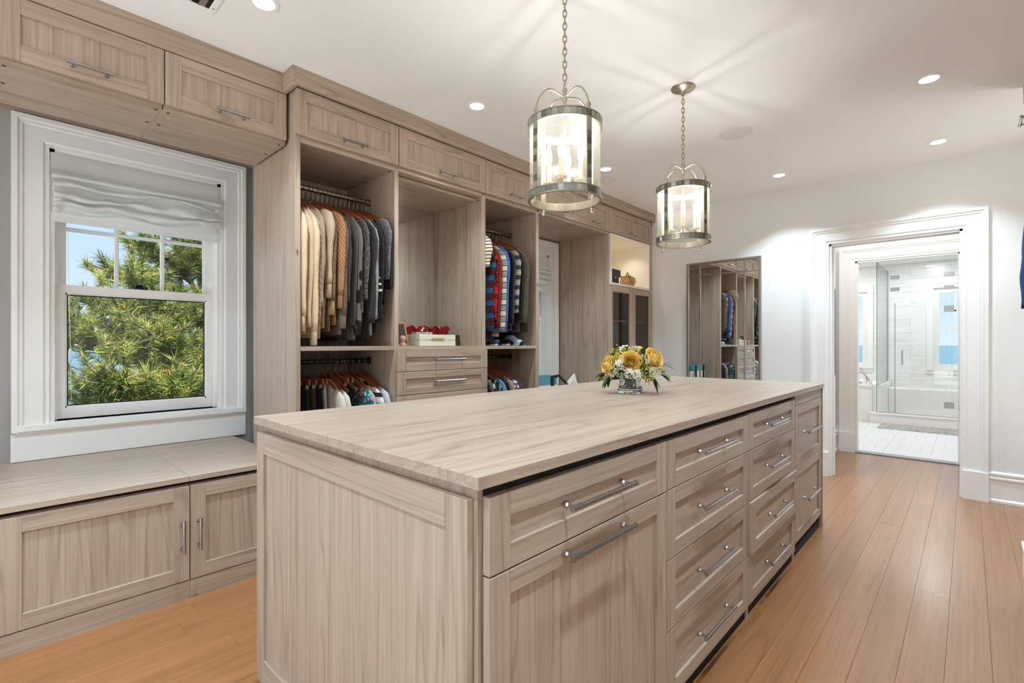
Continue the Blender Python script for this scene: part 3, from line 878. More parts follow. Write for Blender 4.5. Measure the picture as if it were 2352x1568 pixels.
F = fabric
random.seed(17)
cream = F('cream_knit', (222, 192, 158)); cream2 = F('cream_rib', (214, 186, 154), 'rib')
G1 = 'garments on the upper rod beside the window'
RX1, RZ1 = -3.016, 2.175
up1 = [
 ('sweater', 'cream knit sweater, leftmost on the upper rod beside the window bench', cream, .93, .80, dict(cuffmat=cream2)),
 ('cardigan', 'pale cream cardigan, second from the left on the upper knitwear rod', cream, .90, .86, dict()),
 ('sweater', 'long-sleeved cream sweater, third from the left on the upper knitwear rod', cream, .92, .88, dict(cuffmat=cream2)),
 ('sweater', 'greige cable-knit sweater with a soft collar and long ribbed cuffs', F('greige_cable', (168, 146, 126), 'cable'), .90, .84, dict(cuffmat=F('greige_rib', (190, 164, 136), 'rib'), collar='fold')),
 ('sweater', 'beige mottled knit squeezed behind the greige cable-knit sweater', F('beige_boucle', (190, 160, 126), 'tweed', (140, 112, 84), (216, 190, 156)), .86, .74, dict()),
 ('sweater', 'sand-coloured zip sweater with a stand collar and deep cuffs', F('sand_knit', (204, 176, 146)), .86, .60, dict(cuffmat=F('sand_rib', (198, 170, 140), 'hrib'), collar='turtle', wide=1.12)),
 ('sweater', 'brown speckled knit beside the sand zip sweater', F('brown_speckle', (138, 112, 84), 'tweed', (80, 62, 46), (180, 150, 116)), .88, .70, dict(cuffmat=F('tan_fuzzy', (186, 156, 108), 'tweed', (150, 120, 80), (216, 190, 140)))),
 ('sweater', 'camel cable-knit sweater with narrow cuffs', F('camel_cable', (182, 128, 86), 'cable', s=1.3), .84, .66, dict(cuffmat=F('camel_rib', (176, 124, 84), 'rib'))),
 ('cardigan', 'taupe wool cardigan with a wide turned cuff', F('taupe_wool', (112, 92, 78)), .90, .78, dict(collar='turtle', cuffmat=F('taupe_cuff', (122, 104, 90)))),
 ('sweater', 'dark brown lace-knit sweater in the middle of the knitwear rod', F('dark_lace', (52, 46, 42), 'lace', (96, 86, 74)), .84, .70, dict()),
 ('sweater', 'charcoal ribbed turtleneck in the middle of the knitwear rod', F('charcoal_rib', (86, 80, 76), 'rib', s=1.2), .92, .84, dict(collar='turtle')),
 ('sweater', 'grey knit with black heart motifs hanging before the ribbed vest', F('grey_motif', (116, 106, 98), 'leopard', (26, 24, 24), s=.35), .93, .90, dict(collar='turtle')),
 ('vest', 'light grey sleeveless ribbed vest with a fold-over collar', F('vest_grey', (158, 144, 130), 'hrib'), .76, None, dict(collar='fold', open_arm=True)),
 ('sweater', 'black and white lace top peeking out behind the grey vest', F('mono_lace', (40, 38, 38), 'lace', (150, 140, 128)), .82, .68, dict()),
 ('cardigan', 'charcoal wool cardigan to the right of the grey vest', F('charcoal_wool', (58, 56, 54)), .92, .82, dict()),
 ('jacket', 'silver-grey jacket with a row of small studs down its edge', F('silver_stud', (152, 146, 142), 'eyelet', (60, 55, 52), s=.8), .90, .80, dict()),
 ('sweater', 'black sweater with three white bands on the sleeve', F('black_knit', (20, 20, 22)), .88, .82, dict()),
 ('jacket', 'grey flecked tweed jacket near the right panel of the knitwear closet', F('grey_tweed', (112, 112, 116), 'tweed', (44, 44, 50), (190, 184, 176), s=.7), .62, .54, dict(wide=1.15, collar='fold')),
 ('jacket', 'black jacket hanging last, against the right panel of the knitwear closet', F('black_wool', (17, 17, 19)), .70, .60, dict()),
]
HL1 = 'cherry-wood hanger with a chrome hook on the upper rod beside the window'
n1 = len(up1)
for i, (nm, lb, mt, L, cf, kw) in enumerate(up1):
    y = 1.206 + (1.762 - 1.206) * i / (n1 - 1)
    rz = random.uniform(-.05, .05)
    hang((RX1, y, RZ1 + .0155), rz, carrying(lb), 'hangers on the upper rod beside the window')
    ex = ()
    if lb.startswith('black sweater'):
        ex = (('stripe_band', stripe_bands(.262, .0142, 17.5, (-.53, -.57, -.61), .82), F('white_band', (226, 222, 210))),)
    garment(nm, lb, 'jacket' if nm == 'jacket' else ('vest' if nm == 'vest' else 'sweater'), mt, (RX1, y, RZ1), L, cf, .262 if lb.startswith('black sweater') else (.275 if nm == 'vest' else .25 if nm == 'jacket' else .245 + random.uniform(-.02, .012)), .0142, rz, i + 1.5, G1, extras=ex, **kw)
hang((RX1 + .0, 1.7775, RZ1 + .0155), .0, 'bare cherry-wood hanger at the right end of the upper knitwear rod', None)

LZ1 = 1.0925
lo1 = [
 ('top', 'yellow eyelet top at the left end of the lower rod beside the window', F('yellow_eyelet', (226, 186, 22), 'eyelet', (150, 110, 8)), .62, 'clip'),
 ('skirt', 'black skirt clipped next to the yellow eyelet top', F('black_knit', (20, 20, 22)), .6, 'clip'),
 ('trousers', 'dark denim trousers on a clip hanger of the lower rod', F('dark_denim', (34, 38, 46)), .7, 'clip'),
 ('skirt', 'chocolate brown skirt on the lower rod', F('brown_suede', (74, 48, 32)), .6, 'clip'),
 ('skirt', 'black pleated skirt beside the brown skirt', F('black_rib', (24, 24, 26), 'rib'), .6, 'clip'),
 ('blouse', 'pale grey draped blouse on the lower rod', F('pale_grey', (182, 178, 174)), .6, 'clip'),
 ('shirt', 'ivory shirt with a stand collar on the lower rod', F('ivory_cotton', (214, 204, 188)), .62, 'shirt'),
 ('shirt', 'off-white shirt beside the ivory stand-collar shirt', F('offwhite_cotton', (206, 196, 180)), .62, 'shirt'),
 ('trousers', 'black trousers on a clip hanger in the middle of the lower rod', F('black_wool', (17, 17, 19)), .7, 'clip'),
 ('trousers', 'navy trousers on a clip hanger in the middle of the lower rod', F('navy_cotton', (34, 34, 46)), .7, 'clip'),
 ('shirt', 'teal and pink leaf-print shirt on the lower rod', F('leaf_print', (24, 78, 88), 'floral', (190, 120, 130), (110, 180, 170)), .62, 'shirt'),
 ('shirt', 'beige speckled shirt beside the leaf-print shirt', F('beige_speckle', (186, 174, 158), 'tweed', (150, 140, 126), (214, 204, 190)), .62, 'shirt'),
 ('shirt', 'black shirt with broad white stripes on the lower rod', F('black_white', (20, 20, 22), 'bands', (222, 218, 210), s=1.5), .62, 'shirt'),
 ('shirt', 'pale lavender shirt at the right end of the lower rod', F('lavender_cotton', (192, 190, 204)), .64, 'shirt'),
]
for i, (nm, lb, mt, L, kd) in enumerate(lo1):
    y = 1.208 + (1.742 - 1.208) * i / (len(lo1) - 1)
    rz = random.uniform(-.06, .06)
    if kd == 'clip':
        hang((RX1, y, LZ1 + .0155), rz, carrying(lb, 'clip hanger'), 'clip hangers on the lower rod', 'clip')
        mb = MB(); sd = i * 2.3; hw = .155
        def fn(u, v, sd=sd, hw=hw, L=L):
            z = -.140 - (L - .14) * v; an = 2 * PI * u; c, s = math.cos(an), math.sin(an)
            a = (hw - .012) * (1 + .42 * v)
            return (a * math.copysign(abs(c) ** .6, c), .0125 * math.copysign(abs(s) ** .6, s) + .007 * v * noise.noise(Vector((c * 4 + sd, z * 2, sd))), z)
        mb.grid(fn, 24, 12, close_u=True); mb.f.append([k * 12 for k in range(24)]); mb.f.append([k * 12 + 11 for k in range(24)][::-1])
        o = link(nm, mb.mesh(nm), mt, smooth=True, label=lb, cat=nm, group='garments on the lower rod beside the window')
        put(o, (RX1, y, LZ1), rz)
    else:
        hang((RX1, y, LZ1 + .0155), rz, carrying(lb), 'hangers on the lower rod beside the window')
        garment(nm, lb, 'shirt', mt, (RX1, y, LZ1), L, .60, .235, .0145, rz, i + 31.5, 'garments on the lower rod beside the window', collar='fold' if i in (6, 13) else None)
for k, y in enumerate((1.5, 1.545, 1.59, 1.70)):
    hang((RX1, y, LZ1 + .0155), random.uniform(.05, .3), ('first', 'second', 'third', 'last')[k] + ' empty cherry-wood hanger from the left between the lower-rod shirts', 'empty hangers on the lower rod')

# closet 3
up3 = [
 ('top', 'cream tee with thin black stripes at the left of the far closet', F('stripe_tee', (224, 210, 188), 'stripes', (28, 26, 30), s=1.1), .86, .36, dict(wide=1.5, cuffmat=None)),
 ('sweater', 'maroon and blue colour-block sweater under the striped tee', F('colour_block', (58, 20, 28), 'bands', (24, 78, 116), (58, 20, 28)), .92, .86, dict()),
 ('shirt', 'red leopard-print blouse with a pointed white collar', F('red_leopard', (176, 20, 34), 'leopard', (24, 12, 14)), .86, .80, dict(collar='fold')),
 ('sweater', 'rust-red fine sweater below the leopard-print blouse', F('rust_knit', (132, 50, 30)), .88, .82, dict()),
 ('cardigan', 'white and grey cardigan with black bands', F('white_plaid', (216, 204, 188), 'bands', (150, 146, 144), (24, 22, 24), s=1.1), .90, .86, dict()),
 ('sweater', 'bright cornflower-blue sweater in the far closet', F('cornflower', (84, 112, 186)), .86, .78, dict(cuffmat=F('cornflower_rib', (80, 108, 182), 'rib'), wide=1.2)),
 ('jacket', 'black jacket with small pearls beside the blue sweater', F('black_wool', (17, 17, 19)), .84, .78, dict()),
 ('cardigan', 'dark grey boucle cardigan beside the fair-isle sweater', F('dark_boucle', (74, 68, 62), 'tweed', (40, 36, 34), (110, 102, 94)), .86, .80, dict(wide=1.1)),
 ('sweater', 'blue-grey fair-isle sweater with an orange diamond', F('fair_isle', (58, 66, 84), 'bands', (198, 176, 150), (150, 180, 176), s=1.2), .84, .70, dict()),
 ('jacket', 'black zip jacket with a stand collar in the far closet', F('black_knit', (20, 20, 22)), .84, .76, dict(collar='turtle', wide=1.15)),
 ('coat', 'brown herringbone tweed coat at the right of the far closet', F('brown_tweed', (104, 92, 80), 'tweed', (52, 44, 38), (150, 136, 120)), .86, .78, dict(wide=1.2)),
 ('coat', 'dark olive coat hanging last in the far closet', F('olive_wool', (66, 58, 46)), .96, .86, dict()),
]
for i, (nm, lb, mt, L, cf, kw) in enumerate(up3):
    y = 2.640 + (3.110 - 2.640) * i / (len(up3) - 1)
    rz = random.uniform(-.06, .06)
    hang((RX1, y, 2.179 + .0155), rz, carrying(lb), 'hangers on the upper rod of the far closet')
    garment(nm, lb, nm if nm in ('jacket', 'coat', 'shirt', 'top') else 'sweater', mt, (RX1, y, 2.179), L, cf, .245 + random.uniform(-.01, .012), .0165, rz, i + 61.5, 'garments on the upper rod of the far closet', **kw)
lo3 = [
 ('shirt', 'black shirt at the left of the lower rod in the far closet', F('black_wool', (17, 17, 19))),
 ('shirt', 'grey flannel shirt on the lower rod of the far closet', F('grey_flannel', (92, 90, 88))),
 ('shirt', 'grey and black checked shirt on the lower rod of the far closet', F('grey_check', (110, 110, 108), 'check', (34, 34, 36), (170, 168, 164))),
 ('shirt', 'dark green checked shirt on the lower rod of the far closet', F('green_check', (34, 48, 42), 'check', (20, 26, 30), (120, 120, 110))),
 ('shirt', 'light blue denim shirt on the lower rod of the far closet', F('light_denim', (92, 134, 170))),
 ('shirt', 'deep black blouse beside the light blue denim shirt', F('black_knit', (20, 20, 22))),
 ('shirt', 'tan cotton shirt on the lower rod of the far closet', F('tan_cotton', (150, 132, 112))),
 ('shirt', 'white and navy plaid shirt on the lower rod of the far closet', F('navy_plaid', (206, 204, 204), 'check', (70, 76, 100), (150, 60, 60), s=1.4)),
 ('shirt', 'charcoal shirt at the right of the lower rod in the far closet', F('charcoal_wool', (58, 56, 54))),
]
for i, (nm, lb, mt) in enumerate(lo3):
    y = 2.640 + (3.02 - 2.640) * i / (len(lo3) - 1)
    rz = random.uniform(-.06, .1)
    hang((RX1, y, 1.0945 + .0155), rz, carrying(lb), 'hangers on the lower rod of the far closet')
    garment(nm, lb, 'shirt', mt, (RX1, y, 1.0945), .62, .60, .235, .017, rz, i + 91.5, 'garments on the lower rod of the far closet', collar='fold' if i in (2, 7) else None)
# shoes and folded things on the shelf of the far closet
def shoe(name, label, mat, x, y, z, L=.26, rz=0, hi=.085):
    o = MB().grid(lambda u, v: ((v - .5) * L, (.034 + .008 * math.sin(PI * v) - .008 * abs(v - .45)) * math.cos(2 * PI * u) * (1 - .5 * max(0, v - .8) / .2 * .6),
        max(0, math.sin(2 * PI * u)) * (hi * (1 - smooth01(.35, .8, v)) + .038) * (1 - .3 * smooth01(.9, 1, v)) + .012), 18, 14, close_u=True)
    ob = o.obj(name, mat, smooth=True, label=label, cat='shoe'); put(ob, (x, y, z), rz)
    sl = MB().grid(lambda u, v: ((v - .5) * L * 1.03, (.040 - .010 * abs(v - .45)) * math.cos(2 * PI * u), .0065 + .0065 * math.copysign(1, math.sin(2 * PI * u + .01))), 16, 8, close_u=True)
    sub('sole', sl.mesh('sole'), ob, plain('sole_white', (200, 196, 190), .6))
shoe('ankle_boot', 'dark brown ankle boot on the far closet shelf, left', plain('boot_leather', (48, 40, 38), .4), -2.86, 2.66, 1.207, .24, 0, .10)
shoe('sneaker', 'navy sneaker with a pale sole on the far closet shelf', plain('navy_suede', (34, 48, 74), .8), -2.85, 2.77, 1.207, .25, .1)
shoe('slipper', 'white and blue slipper at the right of the far closet shelf', plain('blue_white', (176, 184, 206), .8), -2.83, 3.06, 1.207, .22, -.2, .04)
shoe('slipper', 'black flat shoe in the middle of the far closet shelf', plain('black_patent', (18, 18, 20), .2), -2.84, 2.90, 1.207, .24, .1, .04)
# right-hand closet: a few garments, the last one blue
for i, (lb, mt) in enumerate((('blue shirt whose sleeve shows at the right picture edge', F('royal_blue', (44, 76, 128))), ('navy coat behind the blue shirt at the right edge', F('navy_cotton', (34, 34, 46))),
        ('white shirt in the right closet run', F('ivory_cotton', (214, 204, 188))), ('grey jacket in the right closet run', F('grey_flannel', (92, 90, 88))))):
    y = (4.0, 3.9, 3.2, 3.1)[i]
    hang((.57 if i else .592, y, 2.175 + .0155), 0, carrying(lb), 'hangers in the right closet run')
    garment('shirt', lb, 'shirt', mt, (.57 if i else .592, y, 2.175), .80, .62 if i else .775, .235 if i else .285, .02, 0, i + 120.5, 'garments in the right closet run', wide=.8).rotation_euler[1] = 0 if i else .06

# ------------------------------------------------------------------ ceiling fixtures
DL = [(-2.275, .83), (-2.275, 2.11), (-2.285, 3.63), (-1.236, 4.82), (-.163, 3.65), (-.163, 4.83), (-.163, 2.11), (-.163, .83), (-2.275, -.6), (-1.23, -.6), (-.163, -.6), (-2.275, -1.8), (-1.23, -1.8), (-.163, -1.8)]
dl_lab = {0: 'recessed downlight at the top left, in front of the wall cabinets', 1: 'recessed downlight above the knitwear closet', 2: 'recessed downlight between the two lantern pendants, near the closets',
          3: 'small recessed downlight near the far wall, right of the second lantern', 4: 'larger recessed downlight at the right, above the doorway aisle', 5: 'smaller recessed downlight at the right, nearest the doorway wall'}
RING = MB().lathe([(.044, -.001), (.046, -.004), (.060, -.004), (.064, -.0005), (.064, 0)], (0, 0, 0), 28).mesh('ring'); RING.materials.append(M_WHITE)
LENS = MB().lathe([(.0002, -.0012), (.0445, -.0012), (.0455, 0)], (0, 0, 0), 28).mesh('lens'); LENS.materials.append(M_EMIT)
dlt = bpy.data.lights.new('downlight_lamp', 'AREA'); dlt.shape = 'DISK'; dlt.size = .085; dlt.energy = 8.3 * LAMP; dlt.color = (.70, .885, 1.0); dlt.spread = math.radians(104)
def downlight(x, y, z, label, grp, lamp, energy=None):
    t = empty('downlight', (x, y, z), label, 'ceiling light', grp)
    a = sub('trim_ring', RING, t, smooth=False); b = sub('lens', LENS, t, smooth=False)
    o = bpy.data.objects.new('downlight_lamp', lamp); COL.objects.link(o); o.parent = t; o.location = (0, 0, -.008)
for i, (x, y) in enumerate(DL):
    downlight(x, y, H, dl_lab.get(i, 'recessed downlight out of view, number %s along the near ceiling' % ('one', 'two', 'three', 'four', 'five', 'six', 'seven', 'eight')[max(0, i - 6)]), 'recessed downlights', dlt)

t = empty('ceiling_speaker', (-1.216, 3.645, H), 'flat round white speaker grille in the ceiling', 'speaker')
MB().lathe([(.0002, -.004), (.105, -.004), (.114, -.003), (.116, 0)], (-1.216, 3.645, H), 40).obj('grille', plain('speaker_grille', (232, 231, 228), .7), t)
# supply vent
t = empty('ceiling_vent', (-2.43, .53, H), 'white rectangular air vent in the ceiling at the top edge', 'vent')
m = MB().box(-2.52, -2.30, .675, .70, H - .006, H).box(-2.52, -2.495, .30, .675, H - .006, H).box(-2.325, -2.30, .30, .675, H - .006, H).box(-2.52, -2.30, .28, .30, H - .006, H)
m.obj('vent_frame', M_WHITE, t, bevel=.0015)
box('duct_shade', M_DARK, -2.495, -2.325, .30, .675, H - .0008, H - .0003, t)  # flat dark sheet painted as the shade behind the louvres
for k in range(7):
    y = .33 + k * .05
    m = MB().quad((-2.495, y, H - .005), (-2.325, y, H - .005), (-2.325, y + .028, H - .001), (-2.495, y + .028, H - .001))
    m.obj('louvre', M_NICKEL, t)
MB().lathe([(.0002, -.0075), (.004, -.007), (.005, -.006)], (-2.475, .687, H), 8).obj('screw', M_NICKEL, t)
t = empty('return_grille', (-2.42, 3.86, H), 'small flush air grille in the ceiling behind the near lantern', 'vent')
box('plate', plain('grille_white', (242, 241, 239), .6), -2.50, -2.34, 3.76, 3.96, H - .003, H, t)

# ------------------------------------------------------------------ lantern pendants
M_SEED = None
def seeded():
    m, nt, b, N, L = new_mat('seeded_glass'); N.remove(b)
    out = N['Material Output']
    tr = N.new('ShaderNodeBsdfTransparent'); tr.inputs[0].default_value = (.97, .96, .93, 1)
    gl = N.new('ShaderNodeBsdfGlossy'); gl.inputs['Roughness'].default_value = .12
    df = N.new('ShaderNodeBsdfTranslucent'); df.inputs[0].default_value = (1, .96, .88, 1)
    tc = N.new('ShaderNodeTexCoord'); v = N.new('ShaderNodeTexVoronoi'); v.inputs['Scale'].default_value = 190
    L.new(tc.outputs['Object'], v.inputs[0])
    mr = N.new('ShaderNodeMapRange'); mr.inputs[1].default_value = .10; mr.inputs[2].default_value = .24; mr.inputs[3].default_value = .28; mr.inputs[4].default_value = .055
    L.new(v.outputs['Distance'], mr.inputs[0])
    m1 = N.new('ShaderNodeMixShader'); L.new(mr.outputs[0], m1.inputs[0]); L.new(tr.outputs[0], m1.inputs[1]); L.new(df.outputs[0], m1.inputs[2])
    fr = N.new('ShaderNodeValue'); fr.outputs[0].default_value = .05
    m2 = N.new('ShaderNodeMixShader'); L.new(fr.outputs[0], m2.inputs[0]); L.new(m1.outputs[0], m2.inputs[1]); L.new(gl.outputs[0], m2.inputs[2])
    L.new(m2.outputs[0], out.inputs[0])
    return m
M_SEED = seeded()
def antique():
    m, nt, b, N, L = new_mat('antique_mirror')
    b.inputs['Metallic'].default_value = .55; b.inputs['Roughness'].default_value = .12
    oi = N.new('ShaderNodeObjectInfo'); tc = N.new('ShaderNodeTexCoord'); nz = N.new('ShaderNodeTexNoise'); nz.inputs['Scale'].default_value = 90
    L.new(tc.outputs['Object'], nz.inputs[0])
    r = N.new('ShaderNodeValToRGB'); e = r.color_ramp.elements
    e[0].color = (*lin((120, 118, 104)), 1); e[1].color = (*lin((214, 220, 212)), 1); x = e.new(.5); x.color = (*lin((176, 184, 172)), 1)
    L.new(oi.outputs['Random'], r.inputs[0])
    mx = N.new('ShaderNodeMixRGB'); mx.blend_type = 'MULTIPLY'; mx.inputs[0].default_value = .35; L.new(r.outputs[0], mx.inputs[1]); L.new(nz.outputs[0], mx.inputs[2])
    L.new(mx.outputs[0], b.inputs['Base Color'])
    return m
M_ANT = antique()
M_CANDLE = plain('candle_sleeve', (240, 228, 200), .5)
M_BULB = plain('bulb_glow', (255, 244, 220), .3, emit=(1, .86, .62), estr=3.5)
M_LINK = plain('champagne_metal', (178, 164, 138), .3, .9)
LR = .152
def ringprof(z0, z1):
    return [(LR - .010, z0), (LR + .003, z0), (LR + .003, z0 + .004), (LR, z0 + .005), (LR, z1 - .005), (LR + .003, z1 - .004), (LR + .003, z1), (LR - .010, z1)]
A0 = math.radians(-14)
TILE = None
bulb_l = bpy.data.lights.new('candle_lamp', 'POINT'); bulb_l.energy = 1.65 * LAMP; bulb_l.color = (.96, .97, .96); bulb_l.shadow_soft_size = .012
ntile = 40
tw = 2 * PI * LR / ntile
TILE = MB().box(-.0022, .0012, -tw / 2 + .0012, tw / 2 - .0012, -.0125, .0125).mesh('mirror_tile', bevel=.0008); TILE.materials.append(M_ANT)
STILE = MB().box(-.0022, .0012, -.0105, .0105, -.0128, .0128).mesh('mirror_tile', bevel=.0008); STILE.materials.append(M_ANT)
LINK_ME = MB().torus((0, 0, 0), .0125, .0027, 14, 6, axis=(0, 1, 0), sx=.62, ux=(1, 0, 0)).mesh('chain_link'); LINK_ME.materials.append(M_LINK)
LINK_ME.polygons.foreach_set('use_smooth', [True] * len(LINK_ME.polygons))
def pendant(x, y, label):
    t = empty('lantern_pendant', (x, y, 1.81), label, 'pendant light', 'lantern pendants above the island')
    zb0, zb1, zt0, zt1 = 1.812, 1.845, 2.106, 2.141
    for (z0, z1, nm) in ((zb0, zb1, 'lower_ring'), (zt0, zt1, 'upper_ring')):
        r = MB().lathe(ringprof(z0, z1), (x, y, 0), 64, closed=True).obj(nm, M_BRASS, t)
        for k in range(ntile):
            a = 2 * PI * (k + .5) / ntile
            o = bpy.data.objects.new('mirror_tile', TILE); COL.objects.link(o); o.parent = r
            o.location = Vector((x + (LR + .0008) * math.cos(a), y + (LR + .0008) * math.sin(a), (z0 + z1) / 2)); o.rotation_euler = (0, 0, a)
            o.location -= (t.location + r.location)
    MB().grid(lambda u, v: (x + (LR - .006) * math.cos(2 * PI * u), y + (LR - .006) * math.sin(2 * PI * u), zb1 - .004 + (zt0 - zb1 + .008) * v), 64, 2, close_u=True).obj('glass_cylinder', M_SEED, t, smooth=True)
    for k in range(4):
        a = A0 + k * PI / 2; ca, sa = math.cos(a), math.sin(a)
        r0, r1 = LR - .004, LR - .001
        s = MB()
        tx, ty = -sa, ca
        for dz in (0,):
            pts = [(x + ca * r + tx * q, y + sa * r + ty * q, z) for r in (r0, r1) for q in (-.0125, .0125) for z in (zb1 - .002, zt0 + .002)]
            b = len(s.v); s.v += pts
            for q in ((0, 1, 3, 2), (4, 6, 7, 5), (0, 4, 5, 1), (2, 3, 7, 6), (0, 2, 6, 4), (1, 5, 7, 3)): s.f.append([b + i for i in q])
        so = s.obj('mirror_strip', M_BRASS, t)
        nn = 10; hh = (zt0 - zb1) / nn
        for j in range(nn):
            o = bpy.data.objects.new('mirror_tile', STILE); COL.objects.link(o); o.parent = so
            o.location = Vector((x + ca * (LR + .001), y + sa * (LR + .001), zb1 + hh * (j + .5))) - (t.location + so.location); o.rotation_euler = (0, 0, a)
        f = MB().lathe([(.0001, -.030), (.005, -.028), (.0065, -.023), (.005, -.018), (.003, -.015), (.0075, -.011), (.008, -.006), (.005, -.002), (.004, .001)], (x + ca * (LR - .002), y + sa * (LR - .002), zb0), 10)
        f.obj('finial', M_BRASS, t, smooth=True)
        f = MB().lathe([(.006, 0), (.009, .005), (.006, .010), (.010, .016), (.010, .022), (.006, .028), (.003, .032)], (x + ca * (LR - .006), y + sa * (LR - .006), zt1 - .001), 10)
        f.obj('arm_socket', M_BRASS, t, smooth=True)
        pts = []
        for j in range(15):
            q = j / 14; ph = q * PI * .62
            rr = (LR - .006) * (1 - q) + .004
            zz = zt1 + .024 + .098 * math.sin(min(1, q * 1.35) * PI * .5) - .018 * max(0, (q - .55) / .45) ** 1.6
            rr = (LR - .006) * (1 - q ** 1.5)
            pts.append((x + ca * rr, y + sa * rr, zz))
        MB().tube(pts, .0042, 8).obj('arm', M_BRASS, t, smooth=True)
    MB().tube([(x, y, 1.862), (x, y, 2.262)], .0065, 10).obj('stem', M_BRASS, t)
    MB().lathe([(.0001, 2.288), (.008, 2.284), (.011, 2.274), (.008, 2.262), (.012, 2.252), (.012, 2.236), (.007, 2.226), (.0065, 2.222)], (x, y, 0), 14).obj('hub', M_BRASS, t, smooth=True)
    MB().lathe([(.0001, 1.842), (.010, 1.845), (.014, 1.858), (.030, 1.866), (.032, 1.876), (.012, 1.884), (.008, 1.892)], (x, y, 0), 18).obj('cluster_hub', M_BRASS, t, smooth=True)
    for k in range(4):
        a = A0 + math.radians(38) + k * PI / 2; ca, sa = math.cos(a), math.sin(a); rr = .068
        cx_, cy_ = x + ca * rr, y + sa * rr
        MB().tube([(x + ca * .01, y + sa * .01, 1.874), (x + ca * .04, y + sa * .04, 1.862), (cx_, cy_, 1.872), (cx_, cy_, 1.892)], .004, 8).obj('candle_arm', M_BRASS, t, smooth=True)
        cn = MB().lathe([(.006, 1.886), (.026, 1.892), (.027, 1.896), (.012, 1.896), (.0105, 1.897), (.0105, 1.968), (.0001, 1.969)], (cx_, cy_, 0), 14).obj('candle', M_CANDLE, t, smooth=False)
        MB().lathe([(.006, 1.969), (.0115, 1.985), (.0135, 2.0), (.011, 2.022), (.006, 2.044), (.002, 2.066), (.0001, 2.069)], (cx_, cy_, 0), 12).obj('bulb', M_BULB, cn, smooth=True)
        lo = bpy.data.objects.new('candle_lamp', bulb_l); COL.objects.link(lo); lo.parent = t
        lo.location = Vector((x + ca * (rr - .026), y + sa * (rr - .026), 2.035)) - t.location
    # chain and canopy
    MB().torus((x, y, 2.300), .0155, .003, 16, 6, axis=(math.cos(.8), math.sin(.8), 0)).obj('top_loop', M_LINK, t, smooth=True)
    zc = 2.330; k = 0
    while zc < H - .040:
        o = bpy.data.objects.new('chain_link', LINK_ME); COL.objects.link(o); o.parent = t
        o.location = Vector((x, y, zc)) - t.location; o.rotation_euler = (0, 0, .5 + (k % 2) * PI / 2); o.scale = (1, 1, 1.35)
        zc += .0265; k += 1
    MB().lathe([(.0001, H - .046), (.010, H - .044), (.012, H - .036), (.020, H - .030), (.024, H - .022), (.046, H - .018), (.052, H - .012), (.066, H - .008), (.070, H - .001), (.070, H)], (x, y, 0), 32).obj('canopy', M_BRASS, t, smooth=True)
pendant(-1.228, 1.637, 'nearer lantern pendant with mirrored bands and seeded glass above the island')
pendant(-1.228, 2.792, 'farther lantern pendant with mirrored bands, hanging in front of the wall mirror')

# ------------------------------------------------------------------ wall mirror
t = empty('wall_mirror', (-1.9, 5.29, .1), 'tall wall mirror divided by slim metal bars on the far wall', 'mirror')
mx0, mx1, mz0, mz1 = -2.283, -1.515, .10, 2.105
M_FR = plain('champagne_frame', (170, 162, 152), .3, .9)
m = MB().box(mx0, mx0 + .022, 5.268, 5.2995, mz0, mz1).box(mx1 - .022, mx1, 5.268, 5.2995, mz0, mz1).box(mx0 + .022, mx1 - .022, 5.268, 5.2995, mz1 - .022, mz1).box(mx0 + .022, mx1 - .022, 5.268, 5.2995, mz0, mz0 + .022)
m.obj('frame', M_FR, t, bevel=.003)
MIRROR_T = t
cx = [mx0 + .022, -2.135, -1.672, mx1 - .022]; cz = [mz0 + .022, .24, 1.964, mz1 - .022]
for i in range(3):
    for j in range(3):
        box('pane', M_MIRROR, cx[i] + .0005, cx[i + 1] - .0005, 5.285, 5.29, cz[j] + .0005, cz[j + 1] - .0005, t)
for xx in cx[1:3]: box('bar', M_FR, xx - .006, xx + .006, 5.275, 5.2848, cz[0], cz[3], t, bevel=.002)
for zz_ in cz[1:3]: box('bar', M_FR, cx[0], cx[3], 5.2755, 5.2846, zz_ - .005, zz_ + .005, t, bevel=.002)

MIRROR_T.rotation_euler = (0, 0, -.0105)
# ------------------------------------------------------------------ roman shades
M_SHADE = None
def shade_mat():
    m, nt, b, N, L = new_mat('shade_linen')
    b.inputs['Base Color'].default_value = (*lin((238, 236, 230)), 1); b.inputs['Roughness'].default_value = .9
    tl = N.new('ShaderNodeBsdfTranslucent'); tl.inputs[0].default_value = (*lin((240, 240, 236)), 1)
    mx = N.new('ShaderNodeMixShader'); mx.inputs[0].default_value = .24
    L.new(b.outputs[0], mx.inputs[1]); L.new(tl.outputs[0], mx.inputs[2]); L.new(mx.outputs[0], N['Material Output'].inputs[0])
    tc = N.new('ShaderNodeTexCoord'); w = N.new('ShaderNodeTexNoise'); w.inputs['Scale'].default_value = 420; L.new(tc.outputs['Object'], w.inputs[0])
    bp = N.new('ShaderNodeBump'); bp.inputs['Strength'].default_value = .15; bp.inputs['Distance'].default_value = .001; L.new(w.outputs[0], bp.inputs['Height']); L.new(bp.outputs[0], b.inputs['Normal'])
    return m
M_SHADE = shade_mat()
